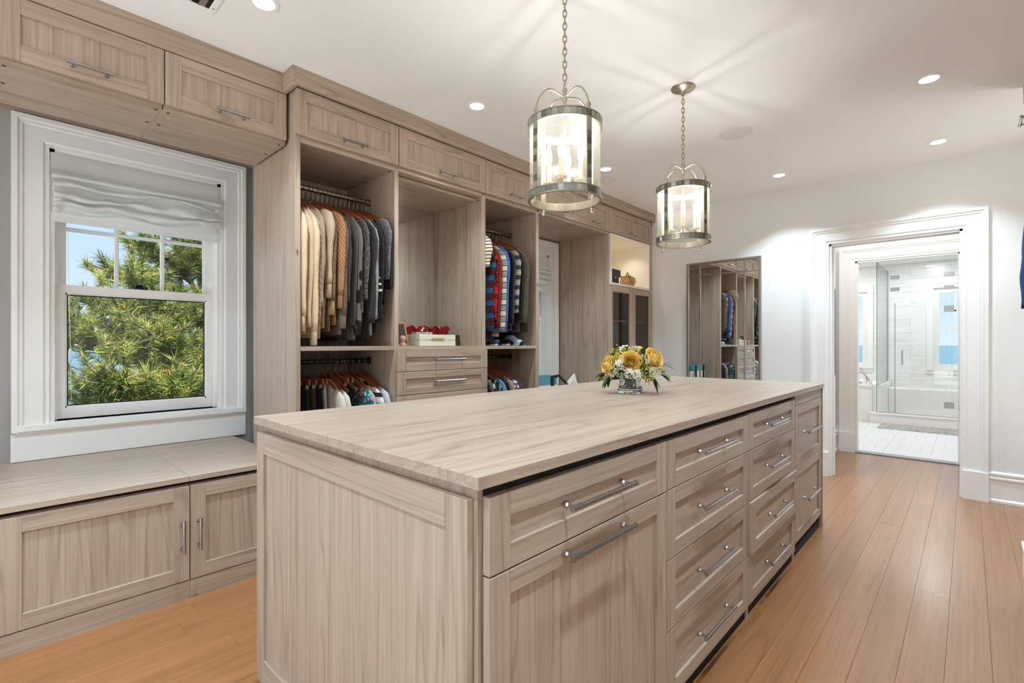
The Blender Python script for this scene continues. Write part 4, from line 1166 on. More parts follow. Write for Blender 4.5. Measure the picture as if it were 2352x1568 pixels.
def roman(idx, xw, y0, y1, zt, zb, label, seed, messy=1.):
    t = empty('roman_shade', (xw, (y0 + y1) / 2, zb), label, 'window shade', 'white roman shades')
    Ht = zt - zb
    # profile (outwards, down) fractions: headboard drop, stacked folds, flat hem
    pr = [(.006, 0), (.012, .10), (.022, .22), (.030, .30), (.034, .36), (.022, .385), (.010, .37), (.012, .40), (.034, .44), (.038, .475), (.016, .485), (.006, .47), (.010, .50), (.036, .55), (.046, .60), (.040, .645),
          (.014, .64), (.004, .615), (.010, .66), (.038, .70), (.042, .745), (.030, .775), (.010, .77), (.004, .75), (.006, .80), (.012, .86), (.014, .90), (.012, .905), (.012, 1.0)]
    n = len(pr); nu = 64
    mb = MB()
    def fn(u, v):
        k = v * (n - 1); i = min(int(k), n - 2); f = k - i
        d = pr[i][0] * (1 - f) + pr[i + 1][0] * f; q = pr[i][1] * (1 - f) + pr[i + 1][1] * f
        mid = smooth01(.36, .46, q) * (1 - smooth01(.80, .90, q))
        wob = noise.noise(Vector((u * 3.2 + seed, q * 7, seed))) * .030 + noise.noise(Vector((u * 7.5, q * 11 + seed, 3.))) * .014
        zz = zt - Ht * q + messy * mid * wob
        endb = (smooth01(.80, 1, u) + smooth01(.22, 0, u)) * mid
        d += messy * (mid * .022 * noise.noise(Vector((u * 5 + seed * 2, q * 9, 8.))) + endb * .018 * noise.noise(Vector((u * 14, q * 16, seed))))
        zz -= messy * .018 * endb * noise.noise(Vector((u * 9, 2., seed)))
        yy = y0 + (y1 - y0) * (u * (1 - 2 * .008 * mid) + .008 * mid)
        zz -= .006 * math.sin(PI * u) * smooth01(.35, .8, q) * (1 - smooth01(.82, .95, q)); d *= 1 + .9 * smooth01(.2, .36, q) * (1 - smooth01(.78, .9, q))
        return (xw + max(.002, d), yy, zz)
    mb.grid(fn, nu, n * 2)
    mb.obj('fabric', M_SHADE, t, smooth=True, fix=False)
    box('headrail', M_WHITE, xw - .03, xw + .004, y0 + .004, y1 - .004, zt - .03, zt + .002, t)
    cy = y0 + .07
    c = MB().tube([(xw - .012, cy, zb + .02), (xw - .010, cy + .006, zb - .40), (xw - .008, cy + .012, zb - .72)], .0012, 5)
    c.tube([(xw - .008, cy + .012, zb - .705), (xw - .008, cy + .012, zb - .745)], .007, 8)
    c.tube([(xw - .008, cy + .012, zb - .74), (xw - .008, cy + .016, zb - 1.0)], .001, 4)
    c.obj('cord', plain('cord_white', (232, 232, 230), .5), t)
roman(1, XW + .005, W1[0] + .006, W1[1] - .020, 2.283, 1.900, 'white linen roman shade bunched up in the large window', 3.7)
roman(2, XC + .005, W2[0] + .03, W2[1] - .03, 2.165, 1.78, 'white roman shade in the narrow slice of the far window', 9.1)

# ------------------------------------------------------------------ bouquet in a glass vase on the island
VX, VY, VZ = -1.331, 2.361, IZ
bq = empty('flower_vase', (VX, VY, VZ), 'yellow rose bouquet in a waisted clear glass vase on the island', 'flower vase')
def vase_glass():
    m, nt, b, N, L = new_mat('vase_glass')
    b.inputs['Transmission Weight'].default_value = 1; b.inputs['Roughness'].default_value = .0; b.inputs['IOR'].default_value = 1.45; b.inputs['Base Color'].default_value = (.97, .99, .98, 1)
    return m
vo = [(.0001, .0002), (.066, .0002), (.070, .003), (.069, .012), (.063, .030), (.058, .055), (.058, .080), (.061, .105), (.064, .122)]
vi = [(.0605, .122), (.0575, .105), (.0545, .080), (.0545, .055), (.058, .034), (.058, .026), (.050, .022), (.0001, .020)]
MB().lathe(vo + vi, (VX, VY, VZ), 40).obj('vase', vase_glass(), bq, smooth=True)
wm, nt, b_, N, L = new_mat('vase_water'); b_.inputs['Transmission Weight'].default_value = 1; b_.inputs['Roughness'].default_value = 0; b_.inputs['IOR'].default_value = 1.33; b_.inputs['Base Color'].default_value = (.96, .98, .95, 1)
MB().lathe([(.0001, .0205), (.049, .0225), (.0572, .0265), (.0572, .034), (.0538, .055), (.0537, .074), (.0001, .074)], (VX, VY, VZ), 32).obj('water', wm, bq, smooth=True)
random.seed(21)
M_STEM = plain('flower_stem', (62, 92, 40), .6)
M_LEAF = plain('dark_leaf', (52, 92, 34), .5, var=.3, bscale=30)
M_LEAF2 = plain('olive_leaf', (112, 122, 40), .55, var=.3, bscale=40)
M_PET = plain('rose_petal', (255, 224, 138), .55, var=.08, bscale=25)
M_PETW = plain('white_petal', (240, 238, 220), .6)
M_PETG = plain('cream_umbel', (222, 226, 184), .7)
M_BERRY = plain('yellow_bud', (216, 188, 30), .5)
s = MB()
C0 = Vector((VX, VY, VZ + .12))
heads = []
def frame(d):
    d = d.normalized(); u = Vector((0, 0, 1)) if abs(d.z) < .9 else Vector((1, 0, 0)); a = d.cross(u).normalized(); return a, d.cross(a), d
def rose(c, d, R):
    a, b, n = frame(d); mb = MB()
    layers = [(2, .15, .78, 0.), (3, .28, .80, .1), (4, .44, .74, .25), (5, .62, .62, .5), (5, .80, .46, .8), (6, .96, .26, 1.)]
    for li, (cnt, rad, hgt, opn) in enumerate(layers):
        for k in range(cnt):
            an = 2 * PI * (k + .5 * (li % 2)) / cnt + random.uniform(-.12, .12); wd = 2.5 / cnt
            def fn(u, v, an=an, rad=rad, hgt=hgt, opn=opn, cnt=cnt, j=random.random()):
                th = an + (u - .5) * 2 * PI / cnt * 1.45 * (1 - .30 * v ** 3)
                base = rad * math.sin(PI * .5 * min(1, .12 + v * 1.05)) * (1 - .16 * (1 - opn) * v ** 3)
                curl = .16 * v ** 5 * opn
                r = R * (base + curl) * (1 + .035 * math.sin(5 * u + j * 9) * v)
                h = R * (-.62 + (hgt + .62) * v ** 1.15 - .15 * opn * v ** 6 - .20 * (2 * u - 1) ** 4 * v)
                return c + a * (r * math.cos(th)) + b * (r * math.sin(th)) + n * h
            mb.grid(lambda u, v, fn=fn: fn(u, v), 9, 8)
    return mb.obj('rose', M_PET, bq, smooth=True, fix=False)
camdir = Vector((-VX, -VY, .25)).normalized(); rt = Vector((camdir.y * -1, camdir.x, 0)).normalized() * -1
rt = Vector((.87, .49, 0))       # roughly the picture's right
fw = Vector((.49, -.87, 0))      # towards the camera
def at(r, f, z): return Vector((VX, VY, VZ)) + rt * r + fw * f + Vector((0, 0, z))
roses = [((.00, .085, .172), (.0, .95, .25), .052), ((-.115, .05, .150), (-.75, .55, .2), .048), ((.118, .045, .188), (.6, .6, .45), .054), ((.045, -.05, .215), (.25, -.4, .9), .045), ((-.05, -.10, .18), (-.5, -.8, .4), .045), ((.09, -.10, .17), (.7, -.7, .4), .045)]
for (r, f, z), (dr, df, dz), R in roses:
    c = at(r, f, z); rose(c, rt * dr + fw * df + Vector((0, 0, dz)), R); heads.append(c)
def leaf(mb, p, d, L, w, droop=.3):
    a, b, n = frame(d)
    side = n.cross(Vector((0, 0, 1))); side = side.normalized() if side.length > .05 else a
    rows = 5
    for i in range(rows):
        t0, t1 = i / rows, (i + 1) / rows
        q = []
        for tt, sg in ((t0, -1), (t0, 1), (t1, 1), (t1, -1)):
            ww = w * math.sin(PI * (tt * .92 + .04)) ** .8
            q.append(p + n * (L * tt) + Vector((0, 0, -droop * L * tt * tt)) + side * (sg * ww) + Vector((0, 0, .15 * ww)))
        mb.quad(*q)
# fillers: white hydrangea florets, umbels, berry sprigs, leaves
def floret_cluster(c, R, n, mat, name, pr):
    mb = MB()
    for k in range(n):
        d = Vector((random.gauss(0, 1), random.gauss(0, 1), random.gauss(.3, 1))).normalized()
        p = c + d * R * random.uniform(.7, 1); a, b, nn = frame(d)
        for q in range(4):
            an = q * PI / 2 + .3; e = a * math.cos(an) + b * math.sin(an); e2 = a * math.cos(an + 1.2) + b * math.sin(an + 1.2); e3 = a * math.cos(an + .6) + b * math.sin(an + .6)
            mb.quad(p, p + e * pr * .8 + nn * pr * .2, p + e3 * pr * 1.25 + nn * pr * .3, p + e2 * pr * .8 + nn * pr * .2)
    return mb.obj(name, mat, bq, fix=False)
for (r, f, z, R) in ((-.045, .075, .155, .032), (-.005, .095, .112, .028), (.035, .09, .108, .028), (.075, .06, .18, .028), (.12, .06, .118, .03), (-.03, .0, .225, .03)):
    floret_cluster(at(r, f, z), R, 16, M_PETW, 'hydrangea_head', .014); heads.append(at(r, f, z))
for (r, f, z, R) in ((-.085, .075, .120, .034), (-.06, .085, .118, .03), (.02, .0, .225, .030), (.105, .07, .105, .03), (.045, .095, .092, .02)):
    mb = MB()
    for k in range(60):
        d = Vector((random.gauss(0, 1), random.gauss(0, 1), random.gauss(0, 1))).normalized(); mb.sphere(at(r, f, z) + d * R * random.uniform(.65, 1), .0036, 5, 3)
    mb.obj('umbel_head', M_PETG, bq)
lv = MB(); lv2 = MB(); br = MB()
for k in range(46):
    an = random.uniform(0, 2 * PI); el = random.uniform(-.3, 1.1)
    d = Vector((math.cos(an) * math.cos(el), math.sin(an) * math.cos(el), math.sin(el)))
    p = Vector((VX, VY, VZ + .13)) + d * Vector((.075, .075, .055)).length * .5
    leaf(lv if k % 3 else lv2, p, d + Vector((0, 0, random.uniform(-.3, .2))), random.uniform(.055, .085), random.uniform(.010, .017), .4)
for (r, f, z, dr, dz, n) in ((-.13, .03, .105, -1, -.25, 7), (.15, .05, .105, 1, -.35, 7), (.16, .03, .15, 1, .15, 5), (.12, .06, .085, .6, -.9, 5), (-.11, .05, .09, -.5, -.9, 4)):
    for k in range(n):
        dd = rt * (dr + random.uniform(-.4, .4)) + fw * random.uniform(-.5, .6) + Vector((0, 0, dz + random.uniform(-.4, .4)))
        leaf(lv, at(r, f, z), dd, random.uniform(.045, .07), .012, .3)
for (r, f, z) in ((-.105, .02, .205), (-.05, .0, .235), (-.085, -.02, .22), (-.02, .03, .238), (.065, .085, .14), (.06, .08, .165), (.085, .07, .095), (-.155, .03, .085), (.165, .05, .12), (.10, .07, .075), (-.07, .04, .205), (.02, .05, .215)):
    for k in range(9):
        br.sphere(at(r, f, z) + Vector((random.gauss(0, .013), random.gauss(0, .013), random.gauss(0, .010))), .0045, 6, 4)
        dd = Vector((random.gauss(0, 1), random.gauss(0, 1), random.gauss(.3, .7)))
        leaf(lv2, at(r, f, z), dd, .03, .006, .2)
leaf(lv, at(.07, .0, .20), Vector((.1, -.1, 1)), .05, .020, .1); leaf(lv, at(.085, .0, .20), Vector((.5, -.3, 1)), .045, .02, .1)
lv.obj('leaf_sprays', M_LEAF, bq, fix=False, kind='stuff'); lv2.obj('olive_sprays', M_LEAF2, bq, fix=False, kind='stuff'); br.obj('bud_clusters', M_BERRY, bq, kind='stuff')
for c in heads:
    b0 = Vector((VX, VY, VZ + .026)) + Vector((random.uniform(-.03, .03), random.uniform(-.03, .03), 0))
    nk = Vector((VX, VY, VZ + .115)) + (c - Vector((VX, VY, c.z))) * .33
    MB().tube([b0, (b0 + nk) / 2, nk, c - (c - nk) * .15], .0028, 6).obj('stem', M_STEM, bq)
inw = MB()
for k in range(7):
    p = Vector((VX + random.uniform(-.03, .03), VY + random.uniform(-.03, .03), VZ + random.uniform(.05, .07)))
    leaf(inw, p, Vector((random.uniform(-.5, .5), random.uniform(-.5, .5), -1)), .032, .007, 0)
inw.obj('submerged_leaves', M_LEAF, bq, fix=False, kind='stuff')

# ------------------------------------------------------------------ things in the mirrored niche
def texbox(name, mat, cx_, cy_, cz_, sx, sy, sz, rz, label, cat, bevel=.002):
    o = MB().box(-sx / 2, sx / 2, -sy / 2, sy / 2, 0, sz).obj(name, mat, bevel=bevel, label=label, cat=cat)
    put(o, (cx_, cy_, cz_), rz); return o
NZ = 1.2065
M_BOXW = fabric('woven_white', (238, 230, 212), 'hrib', s=3.2, rough=.55)
o = texbox('jewellery_box', M_BOXW, -2.829, 2.181, NZ, .148, .32, .040, .0, 'cream woven jewellery box with a gold bar on the niche counter', 'box')
sub('lid', MB().box(-.074, .074, -.16, .16, .0412, .080).mesh('lid', bevel=.002), o, M_BOXW, smooth=False)
sub('bar_handle', MB().box(.075, .081, -.058, .052, .050, .056).mesh('bar_handle', bevel=.001), o, plain('gold', (226, 190, 110), .25, .9), smooth=False)
M_RED = plain('red_ruffle', (150, 14, 26), .35)
def ruffle(y, x, R, label):
    mb = MB()
    mb.grid(lambda u, v: ((.45 + .55 * v) * R * math.cos(2 * PI * u) * (1 + .10 * v * math.sin(2 * PI * u * 9)), (.45 + .55 * v) * R * math.sin(2 * PI * u) * (1 + .10 * v * math.sin(2 * PI * u * 9 + .6)), .004 + .138 * v ** .8 + .014 * v * math.sin(2 * PI * u * 6 + 1)), 90, 10, close_u=True)
    mb.lathe([(.0001, .004), (.45 * R, .004)], (0, 0, 0), 24)
    o = mb.obj('ruffled_bowl', M_RED, smooth=True, fix=False, label=label, cat='bowl', group='red ruffled bowls in the niche'); put(o, (x, y, NZ))
ruffle(2.235, -3.10, .085, 'glossy red ruffled bowl behind the left end of the cream box')
ruffle(2.455, -3.10, .085, 'glossy red ruffled bowl behind the right end of the cream box')
o = MB().box(-.03, .03, -.07, .07, 0, .018).obj('trinket_tray', fabric('silver_mesh', (170, 156, 140), 'tweed', (90, 80, 70), (220, 210, 196)), label='small beaded trinket tray on top of the cream box', cat='tray'); put(o, (-2.85, 2.11, NZ + .0805))
sub('figurine', MB().sphere((0, 0, .030), .010, 10, 7).sphere((0, .012, .044), .007, 8, 6).tube([(0, .012, .046), (0, .004, .066)], .002, 6).mesh('figurine'), o, plain('pearl', (226, 206, 186), .2, .4))
o = MB().box(-.004, .004, -.075, .075, 0, .016).box(-.004, .004, -.075, .075, .154, .17).box(-.004, .004, -.075, -.058, .016, .154).box(-.004, .004, .058, .075, .016, .154).obj('photo_frame', fabric('straw_frame', (186, 142, 82), 'hrib', s=2.), label='straw-textured photo frame leaning at the left of the niche', cat='frame', bevel=.002)
o.location = (-2.835, 1.925, NZ); o.rotation_euler = (0, -.22, .2)
sub('picture', MB().box(-.0025, .0, -.059, .059, .015, .155).mesh('picture'), o, plain('dark_photo', (74, 48, 40), .3), smooth=False)
o = MB().lathe([(.0001, 0), (.019, 0), (.021, .004), (.018, .020), (.012, .024), (.016, .030), (.021, .050), (.016, .066), (.0001, .072)], (0, 0, 0), 16).obj('perfume_bottle', plain('pink_glass', (206, 150, 150), .15), smooth=True, label='small pink perfume bottle in front of the photo frame', cat='bottle'); put(o, (-2.765, 1.89, NZ))
o = MB().box(-.003, .003, -.028, .028, 0, .082).obj('gift_card', plain('black_card', (44, 38, 34), .5), bevel=.001, label='black card leaning against the right wall of the niche', cat='card'); o.location = (-2.84, 2.445, NZ); o.rotation_euler = (0, -.12, .35)
sub('card_text', MB().box(.0031, .0034, -.014, .014, .046, .048).box(.0031, .0034, -.006, .006, .040, .042).mesh('card_text'), o, plain('card_print', (170, 160, 148), .5), smooth=False)
o = MB().lathe([(.0001, .001), (.055, .001), (.060, .005), (.0575, .005), (.0001, .003)], (0, 0, 0), 24).obj('ring_dish', plain('gold', (226, 190, 110), .25, .9), label='flat gold ring dish beside the black card', cat='dish'); put(o, (-2.775, 2.47, NZ)); o.scale = (.55, 1, 1)

# ------------------------------------------------------------------ handbags in the lit niche
def handbag(name, label, mat, x, y, w, d, h, quilt, hmat, rz=0):
    mb = MB()
    def fn(u, v):
        an = 2 * PI * u; c, s_ = math.cos(an), math.sin(an)
        k = 1 - .12 * v
        return (d / 2 * math.copysign(abs(s_) ** .45, s_) * k * (1 + .05 * math.sin(v * 20) * quilt), w / 2 * math.copysign(abs(c) ** .35, c) * (1 - .06 * v), h * v)
    mb.grid(fn, 32, 10, close_u=True); mb.f.append([k * 10 for k in range(32)]); mb.f.append([k * 10 + 9 for k in range(32)][::-1])
    o = mb.obj(name, mat, smooth=True, label=label, cat='handbag', group='handbags in the lit niche'); put(o, (x, y, 1.8605), rz)
    fl = MB().grid(lambda u, v: (d / 2 * (1.06 - .1 * math.sin(PI * v)) * (-.7 + 1.75 * smooth01(0, .35, v)), (u - .5) * w * 1.02, h * (1.03 - .03 * (1 - smooth01(0, .3, v))) - h * .55 * smooth01(.3, 1, v) * (1 - .25 * (2 * u - 1) ** 4)), 14, 12)
    sub('flap', fl.mesh('flap', fix=False), o, mat)
    sub('clasp', MB().box(d / 2 * 1.05, d / 2 * 1.05 + .006, -.014, .014, h * .40, h * .54).mesh('clasp', bevel=.002), o, hmat, smooth=False)
    return o
M_QB = fabric('black_quilt', (30, 28, 28), 'cable', s=1.6, rough=.4)
o = handbag('handbag', 'black quilted handbag with a chain strap in the lit niche', M_QB, -2.84, 4.615, .25, .10, .165, .6, M_NICKEL, .06)
ch = MB()
for k in range(16):
    q = k / 15; ch.torus((.02, -.10 + .16 * q, .156 + .010 * math.sin(q * PI) + .003 * (k % 2)), .007, .0017, 8, 5, axis=(0, 0, 1) if k % 2 else (1, 0, .3))
sub('chain_strap', ch.mesh('chain'), o, M_NICKEL)
M_TANB = fabric('straw_bag', (214, 172, 112), 'tweed', (170, 128, 76), (236, 204, 150), s=.5, rough=.7)
o = handbag('handbag', 'tan braided-straw handbag with a top handle in the lit niche', M_TANB, -2.83, 4.945, .21, .13, .115, .3, plain('gold', (226, 190, 110), .25, .9), .25)
sub('top_handle', MB().tube([(0, -.045, .112), (.004, -.040, .150), (.006, 0, .168), (.004, .040, .150), (0, .045, .112)], .008, 8).mesh('top_handle'), o, M_TANB)
fr_ = MB()
for k in range(70):
    q = random.random(); sd = random.choice((-1, 1))
    p = Vector((.066 + random.uniform(-.01, .006), -.105 + .21 * q, .105 - .07 * random.random()))
    fr_.tube([p, p + Vector((random.uniform(.004, .014), random.uniform(-.012, .012), random.uniform(-.02, .008)))], .0016, 4)
sub('fringe', fr_.mesh('fringe'), o, M_TANB, smooth=False)

# things seen dimly behind the smoked glass
for (x, y, z, w, h, c, lb) in ((-2.95, 4.55, 1.4795, .26, .18, (96, 70, 52), 'brown handbag on the upper shelf behind smoked glass'), (-2.95, 4.58, 1.0445, .28, .2, (52, 48, 52), 'dark handbag on the middle shelf behind smoked glass'), (-2.98, 5.02, 1.0445, .22, .16, (120, 104, 92), 'taupe handbag behind the right smoked glass door')):
    mb = MB()
    mb.grid(lambda u, v: (.055 * math.copysign(abs(math.sin(2 * PI * u)) ** .5, math.sin(2 * PI * u)) * (1 - .3 * v), w / 2 * math.copysign(abs(math.cos(2 * PI * u)) ** .4, math.cos(2 * PI * u)) * (1 - .15 * v), h * v), 28, 6, close_u=True)
    mb.f.append([k * 6 for k in range(28)]); mb.f.append([k * 6 + 5 for k in range(28)][::-1])
    o = mb.obj('handbag', plain('bag_%d_%d' % (c[0], c[1]), c, .5), smooth=True, label=lb, cat='handbag'); put(o, (x, y, z))
    sub('strap', MB().tube([(0, -w * .3, h), (0, -w * .2, h + .07), (0, 0, h + .095), (0, w * .2, h + .07), (0, w * .3, h)], .006, 6).mesh('strap'), o, plain('bag_%d_%d' % (c[0], c[1]), c, .5))

# ------------------------------------------------------------------ tote and papers on the far bench
BZ = .5875
tb = empty('tote_bag', (-2.98, 3.50, BZ), 'teal and white tote bag with black straps on the far bench', 'tote bag')
M_TEAL = plain('teal_canvas', (92, 156, 170), .85); M_TW = plain('white_canvas', (232, 230, 232), .85); M_STRAP = plain('black_webbing', (28, 26, 28), .7)
def tote(z0, z1, mat, nm):
    mb = MB(); mb.grid(lambda u, v: (-2.98 + .085 * math.copysign(abs(math.sin(2 * PI * u)) ** .45, math.sin(2 * PI * u)), 3.53 + .235 * math.copysign(abs(math.cos(2 * PI * u)) ** .3, math.cos(2 * PI * u)) * (1 + .05 * v), BZ + z0 + (z1 - z0) * v), 40, 4, close_u=True)
    mb.obj(nm, mat, tb, smooth=True)
tote(0, .245, M_TW, 'body'); tote(.246, .325, M_TEAL, 'teal_band')
for y in (3.40, 3.66):
    box('strap', M_STRAP, -2.896, -2.886, y - .022, y + .022, BZ + .01, BZ + .325, tb)
MB().tube([(-2.892, 3.66, BZ + .32), (-2.86, 3.72, BZ + .33), (-2.84, 3.80, BZ + .26), (-2.85, 3.86, BZ + .16)], .014, 8, ry=.25).obj('shoulder_strap', M_STRAP, tb)
o = MB().box(-.004, .004, -.10, .10, 0, .26).obj('printed_card', M_WHITE, label='white printed card propped up on the far bench', cat='card'); o.location = (-2.93, 4.12, BZ + .055); o.rotation_euler = (.38, -.12, .2)
tx = MB()
for r in range(2):
    yy = -.075
    while yy < .06:
        w_ = random.uniform(.012, .03); tx.box(.0041, .0046, yy, yy + w_, .20 - r * .035, .206 - r * .035); yy += w_ + .007
sub('printed_lines', tx.mesh('print'), o, plain('ink', (40, 40, 48), .6), smooth=False)
o = MB().grid(lambda u, v: (.13 * math.copysign(abs(math.sin(2 * PI * u)) ** .6, math.sin(2 * PI * u)) * (1 - .4 * v) , .14 * math.cos(2 * PI * u) * (1 - .3 * v), .20 * v + .02 * math.sin(9 * u + 6 * v)), 30, 8, close_u=True).obj('folded_cloth', fabric('check_cloth', (206, 206, 206), 'check', (96, 100, 110), (60, 60, 70), s=1.6), smooth=True, label='grey checked cloth heaped between the tote bag and the card', cat='cloth'); put(o, (-2.98, 3.92, BZ))

# ------------------------------------------------------------------ bathroom beyond the hall
M_TILE = None
def marble():
    m, nt, b, N, L = new_mat('veined_tile')
    tc = N.new('ShaderNodeTexCoord'); oi = N.new('ShaderNodeObjectInfo'); mp = N.new('ShaderNodeMapping'); mp.inputs['Scale'].default_value = (1.1, 1.1, 9)
    cb = N.new('ShaderNodeCombineXYZ'); q = N.new('ShaderNodeMath'); q.operation = 'MULTIPLY'; q.inputs[1].default_value = 9; L.new(oi.outputs['Random'], q.inputs[0]); L.new(q.outputs[0], cb.inputs[0])
    ad = N.new('ShaderNodeVectorMath'); ad.operation = 'ADD'; L.new(tc.outputs['Object'], ad.inputs[0]); L.new(cb.outputs[0], ad.inputs[1]); L.new(ad.outputs[0], mp.inputs[0])
    nz = N.new('ShaderNodeTexNoise'); nz.inputs['Scale'].default_value = 2; nz.inputs['Detail'].default_value = 6; nz.inputs['Distortion'].default_value = .6; L.new(mp.outputs[0], nz.inputs[0])
    r = N.new('ShaderNodeValToRGB'); e = r.color_ramp.elements; e[0].position = .44; e[0].color = (*lin((238, 237, 235)), 1); e[1].position = .60; e[1].color = (*lin((228, 227, 226)), 1)
    L.new(nz.outputs[0], r.inputs[0]); L.new(r.outputs[0], b.inputs['Base Color']); b.inputs['Roughness'].default_value = .28
    return m
M_TILE = marble()
M_FT = plain('bath_floor_tile', (232, 232, 232), .35, var=.12, bscale=6)
M_STONE = plain('white_stone', (238, 235, 230), .4)
M_GROUT = plain('grout', (196, 194, 192), .8)
BL, BR, BH = -2.5, 1.2, 2.62
box('floor_bathroom', M_GROUT, BL, BR, Y2 + .12, YB, -.08, -.004, kind='structure')
bf = bpy.data.objects['floor_bathroom']
tY = Y2 + .12; r_ = 0
for bx_ in range(-4, 3):                     # basket-weave blocks of long tiles
    for by_ in range(0, 7):
        x0 = -.30 + bx_ * .405; y0 = tY + .02 + by_ * .405
        if x0 > .1 or x0 + .4 < -1.5 or y0 + .405 > 9.46: continue
        hz = (bx_ + by_) % 2
        for q in range(4):
            if hz: MB().box(x0 + .001, x0 + .404, y0 + q * .101 + .001, y0 + q * .101 + .100, -.004, 0).obj('tile', M_FT, bf)
            else: MB().box(x0 + q * .101 + .001, x0 + q * .101 + .100, y0 + .001, y0 + .404, -.004, 0).obj('tile', M_FT, bf)
box('bath_floor_fill', M_FT, BL, BR, 9.46, YB, -.004, -.0005, bf)
box('ceiling_bathroom', M_CEIL, BL, BR, Y2 + .12, YB + .15, BH, BH + .1, kind='structure')
box('wall_bathroom_left', M_WALL, BL - .1, BL, Y2 + .12, YB, 0, BH, kind='structure')
box('wall_bathroom_right', M_TILE, BR, BR + .1, Y2 + .12, YB, 0, BH, kind='structure')
# back wall with two windows
def wx(px_):    # picture column of 2352 -> x on the back wall
    u_ = (px_ - 1176) / 1122
    return YB * (-.6825 + u_ * .7309) / (.7309 + u_ * .6825)
gA = (wx(1980.6) - .60, wx(1980.6)); gB = (wx(2157), wx(2157) + .60)
GZ = (.884, 2.085)
wb = MB(); fr = .075
xs = [BL, gA[0] - fr, gA[1] + fr, gB[0] - fr, gB[1] + fr, BR]
for a, b in ((xs[0], xs[1]), (xs[2], xs[3]), (xs[4], xs[5])): wb.box(a, b, YB, YB + .15, 0, BH)
for a, b in ((xs[1], xs[2]), (xs[3], xs[4])): wb.box(a, b, YB, YB + .15, 0, GZ[0] - fr).box(a, b, YB, YB + .15, GZ[1] + fr, BH)
WBK = wb.obj('wall_bathroom_back', M_STONE, kind='structure')
tz = .0
rowh = .235
for r_ in range(11):
    z0 = r_ * rowh; z1 = min(z0 + rowh, BH)
    off = (r_ % 2) * .36
    x0 = -1.45 - off
    while x0 < BR - .05:
        x1 = x0 + .72
        segs = [(max(x0, -1.45), min(x1, BR))]
        for (g0, g1) in ((gA[0] - fr - .09, gA[1] + fr + .09), (gB[0] - fr - .09, gB[1] + fr + .09)):
            if z1 > GZ[0] - fr - .09 and z0 < GZ[1] + fr + .09:
                ns = []
                for a, b in segs:
                    if b <= g0 or a >= g1: ns.append((a, b))
                    else:
                        if a < g0: ns.append((a, g0))
                        if b > g1: ns.append((g1, b))
                segs = ns
        for a, b in segs:
            if b - a > .03: MB().box(a + .001, b - .001, YB - .008, YB, z0 + .001, z1 - .001).obj('wall_tile', M_TILE, WBK)
        x0 = x1
for idx, g in ((3, gA), (4, gB)):
    t = empty('window_%d' % idx, (0, 0, 0), kind='structure')
    fn = lambda a, z, d: (a, YB - d, z)
    frame_trim(MB(), g[0] - fr, g[1] + fr, GZ[0] - fr, GZ[1] + fr, fn, [(0, 0), (0, .016), (.07, .016), (.07, .024), (.088, .024), (.088, 0)], True).obj('casing', M_TRIM, t)
    m = MB()
    zm = (GZ[0] + GZ[1]) / 2 - .02
    for (a, b, z0, z1) in ((g[0] - fr, g[0], GZ[0] - fr, GZ[1] + fr), (g[1], g[1] + fr, GZ[0] - fr, GZ[1] + fr), (g[0], g[1], GZ[0] - fr, GZ[0]), (g[0], g[1], GZ[1], GZ[1] + fr), (g[0], g[1], zm - .022, zm + .022)):
        m.box(a, b, YB + .03, YB + .09, z0, z1)
    m.obj('sash_frame', M_TRIM, t)
    for k in (1, 2):
        xx = g[0] + (g[1] - g[0]) * k / 3; box('muntin', M_TRIM, xx - .012, xx + .012, YB + .05, YB + .075, zm + .02, GZ[1], t)
    box('muntin', M_TRIM, g[0], g[1], YB + .05, YB + .074, (zm + GZ[1]) / 2 - .012, (zm + GZ[1]) / 2 + .012, t)
    box('pane', M_GLASS, g[0], g[1], YB + .06, YB + .064, GZ[0], GZ[1], t)
    box('window_stool', M_STONE, g[0] - fr - .09, g[1] + fr + .09, YB - .04, YB + .03, GZ[0] - fr - .03, GZ[0] - fr - .002, t)
# shower
CY = 9.46
kx0 = -1.10
sh = empty('shower_curb', (-.3, CY, 0), 'pale stone shower curb below the glass', 'curb')
box('curb_body', M_STONE, -1.134, BR, CY, CY + .14, 0, .125, sh); box('curb_cap', M_STONE, -1.15, BR, CY - .014, CY + .16, .1255, .150, sh, bevel=.003)
box('knee_wall', M_STONE, -1.118, -.99, CY + .161, YB - .009, 0, .572, label='low white stone knee wall beside the shower', cat='knee wall')
box('shower_bench', M_STONE, -.989, BR - .001, 10.40, YB - .009, 0, .478, bevel=.006, label='white stone bench along the back of the shower', cat='bench')
g = empty('glass_enclosure', (-.5, CY + .06, .15), 'frameless glass shower enclosure with nickel hinges', 'shower enclosure')
def sx_(p): 
    u_ = (p - 1176) / 1122; return (CY + .06) * (-.6825 + u_ * .7309) / (.7309 + u_ * .6825)
e0, e1, e2 = sx_(2014), sx_(2055.5), sx_(2180)
for (a, b, nm) in ((e0, e1 - .004, 'fixed_panel'), (e1 + .004, e2 - .004, 'glass_door'), (e2 + .004, BR - .002, 'fixed_panel')):
    box(nm, M_SGLASS, a, b, CY + .055, CY + .065, .158, BH - .12, g)
M_EDGE = plain('glass_edge', (62, 78, 76), .2)
for xx in (e0, e1): box('glass_edge', M_EDGE, xx - .004, xx + .002, CY + .054, CY + .066, .157, (BH - .02) if xx == e0 else 1.85, g)
box('return_panel', M_SGLASS, e0, e0 + .010, CY + .066, YB - .010, .573, BH - .12, g)
m = MB().box(e0, BR - .002, CY + .05, CY + .07, .1505, .160).box(e0, e0 + .014, CY + .07, YB - .01, .5725, .582).box(e0, e0 + .014, YB - .022, YB - .010, .582, BH - .1).box(e0, e0 + .014, CY + .07, YB - .01, BH - .14, BH - .12)
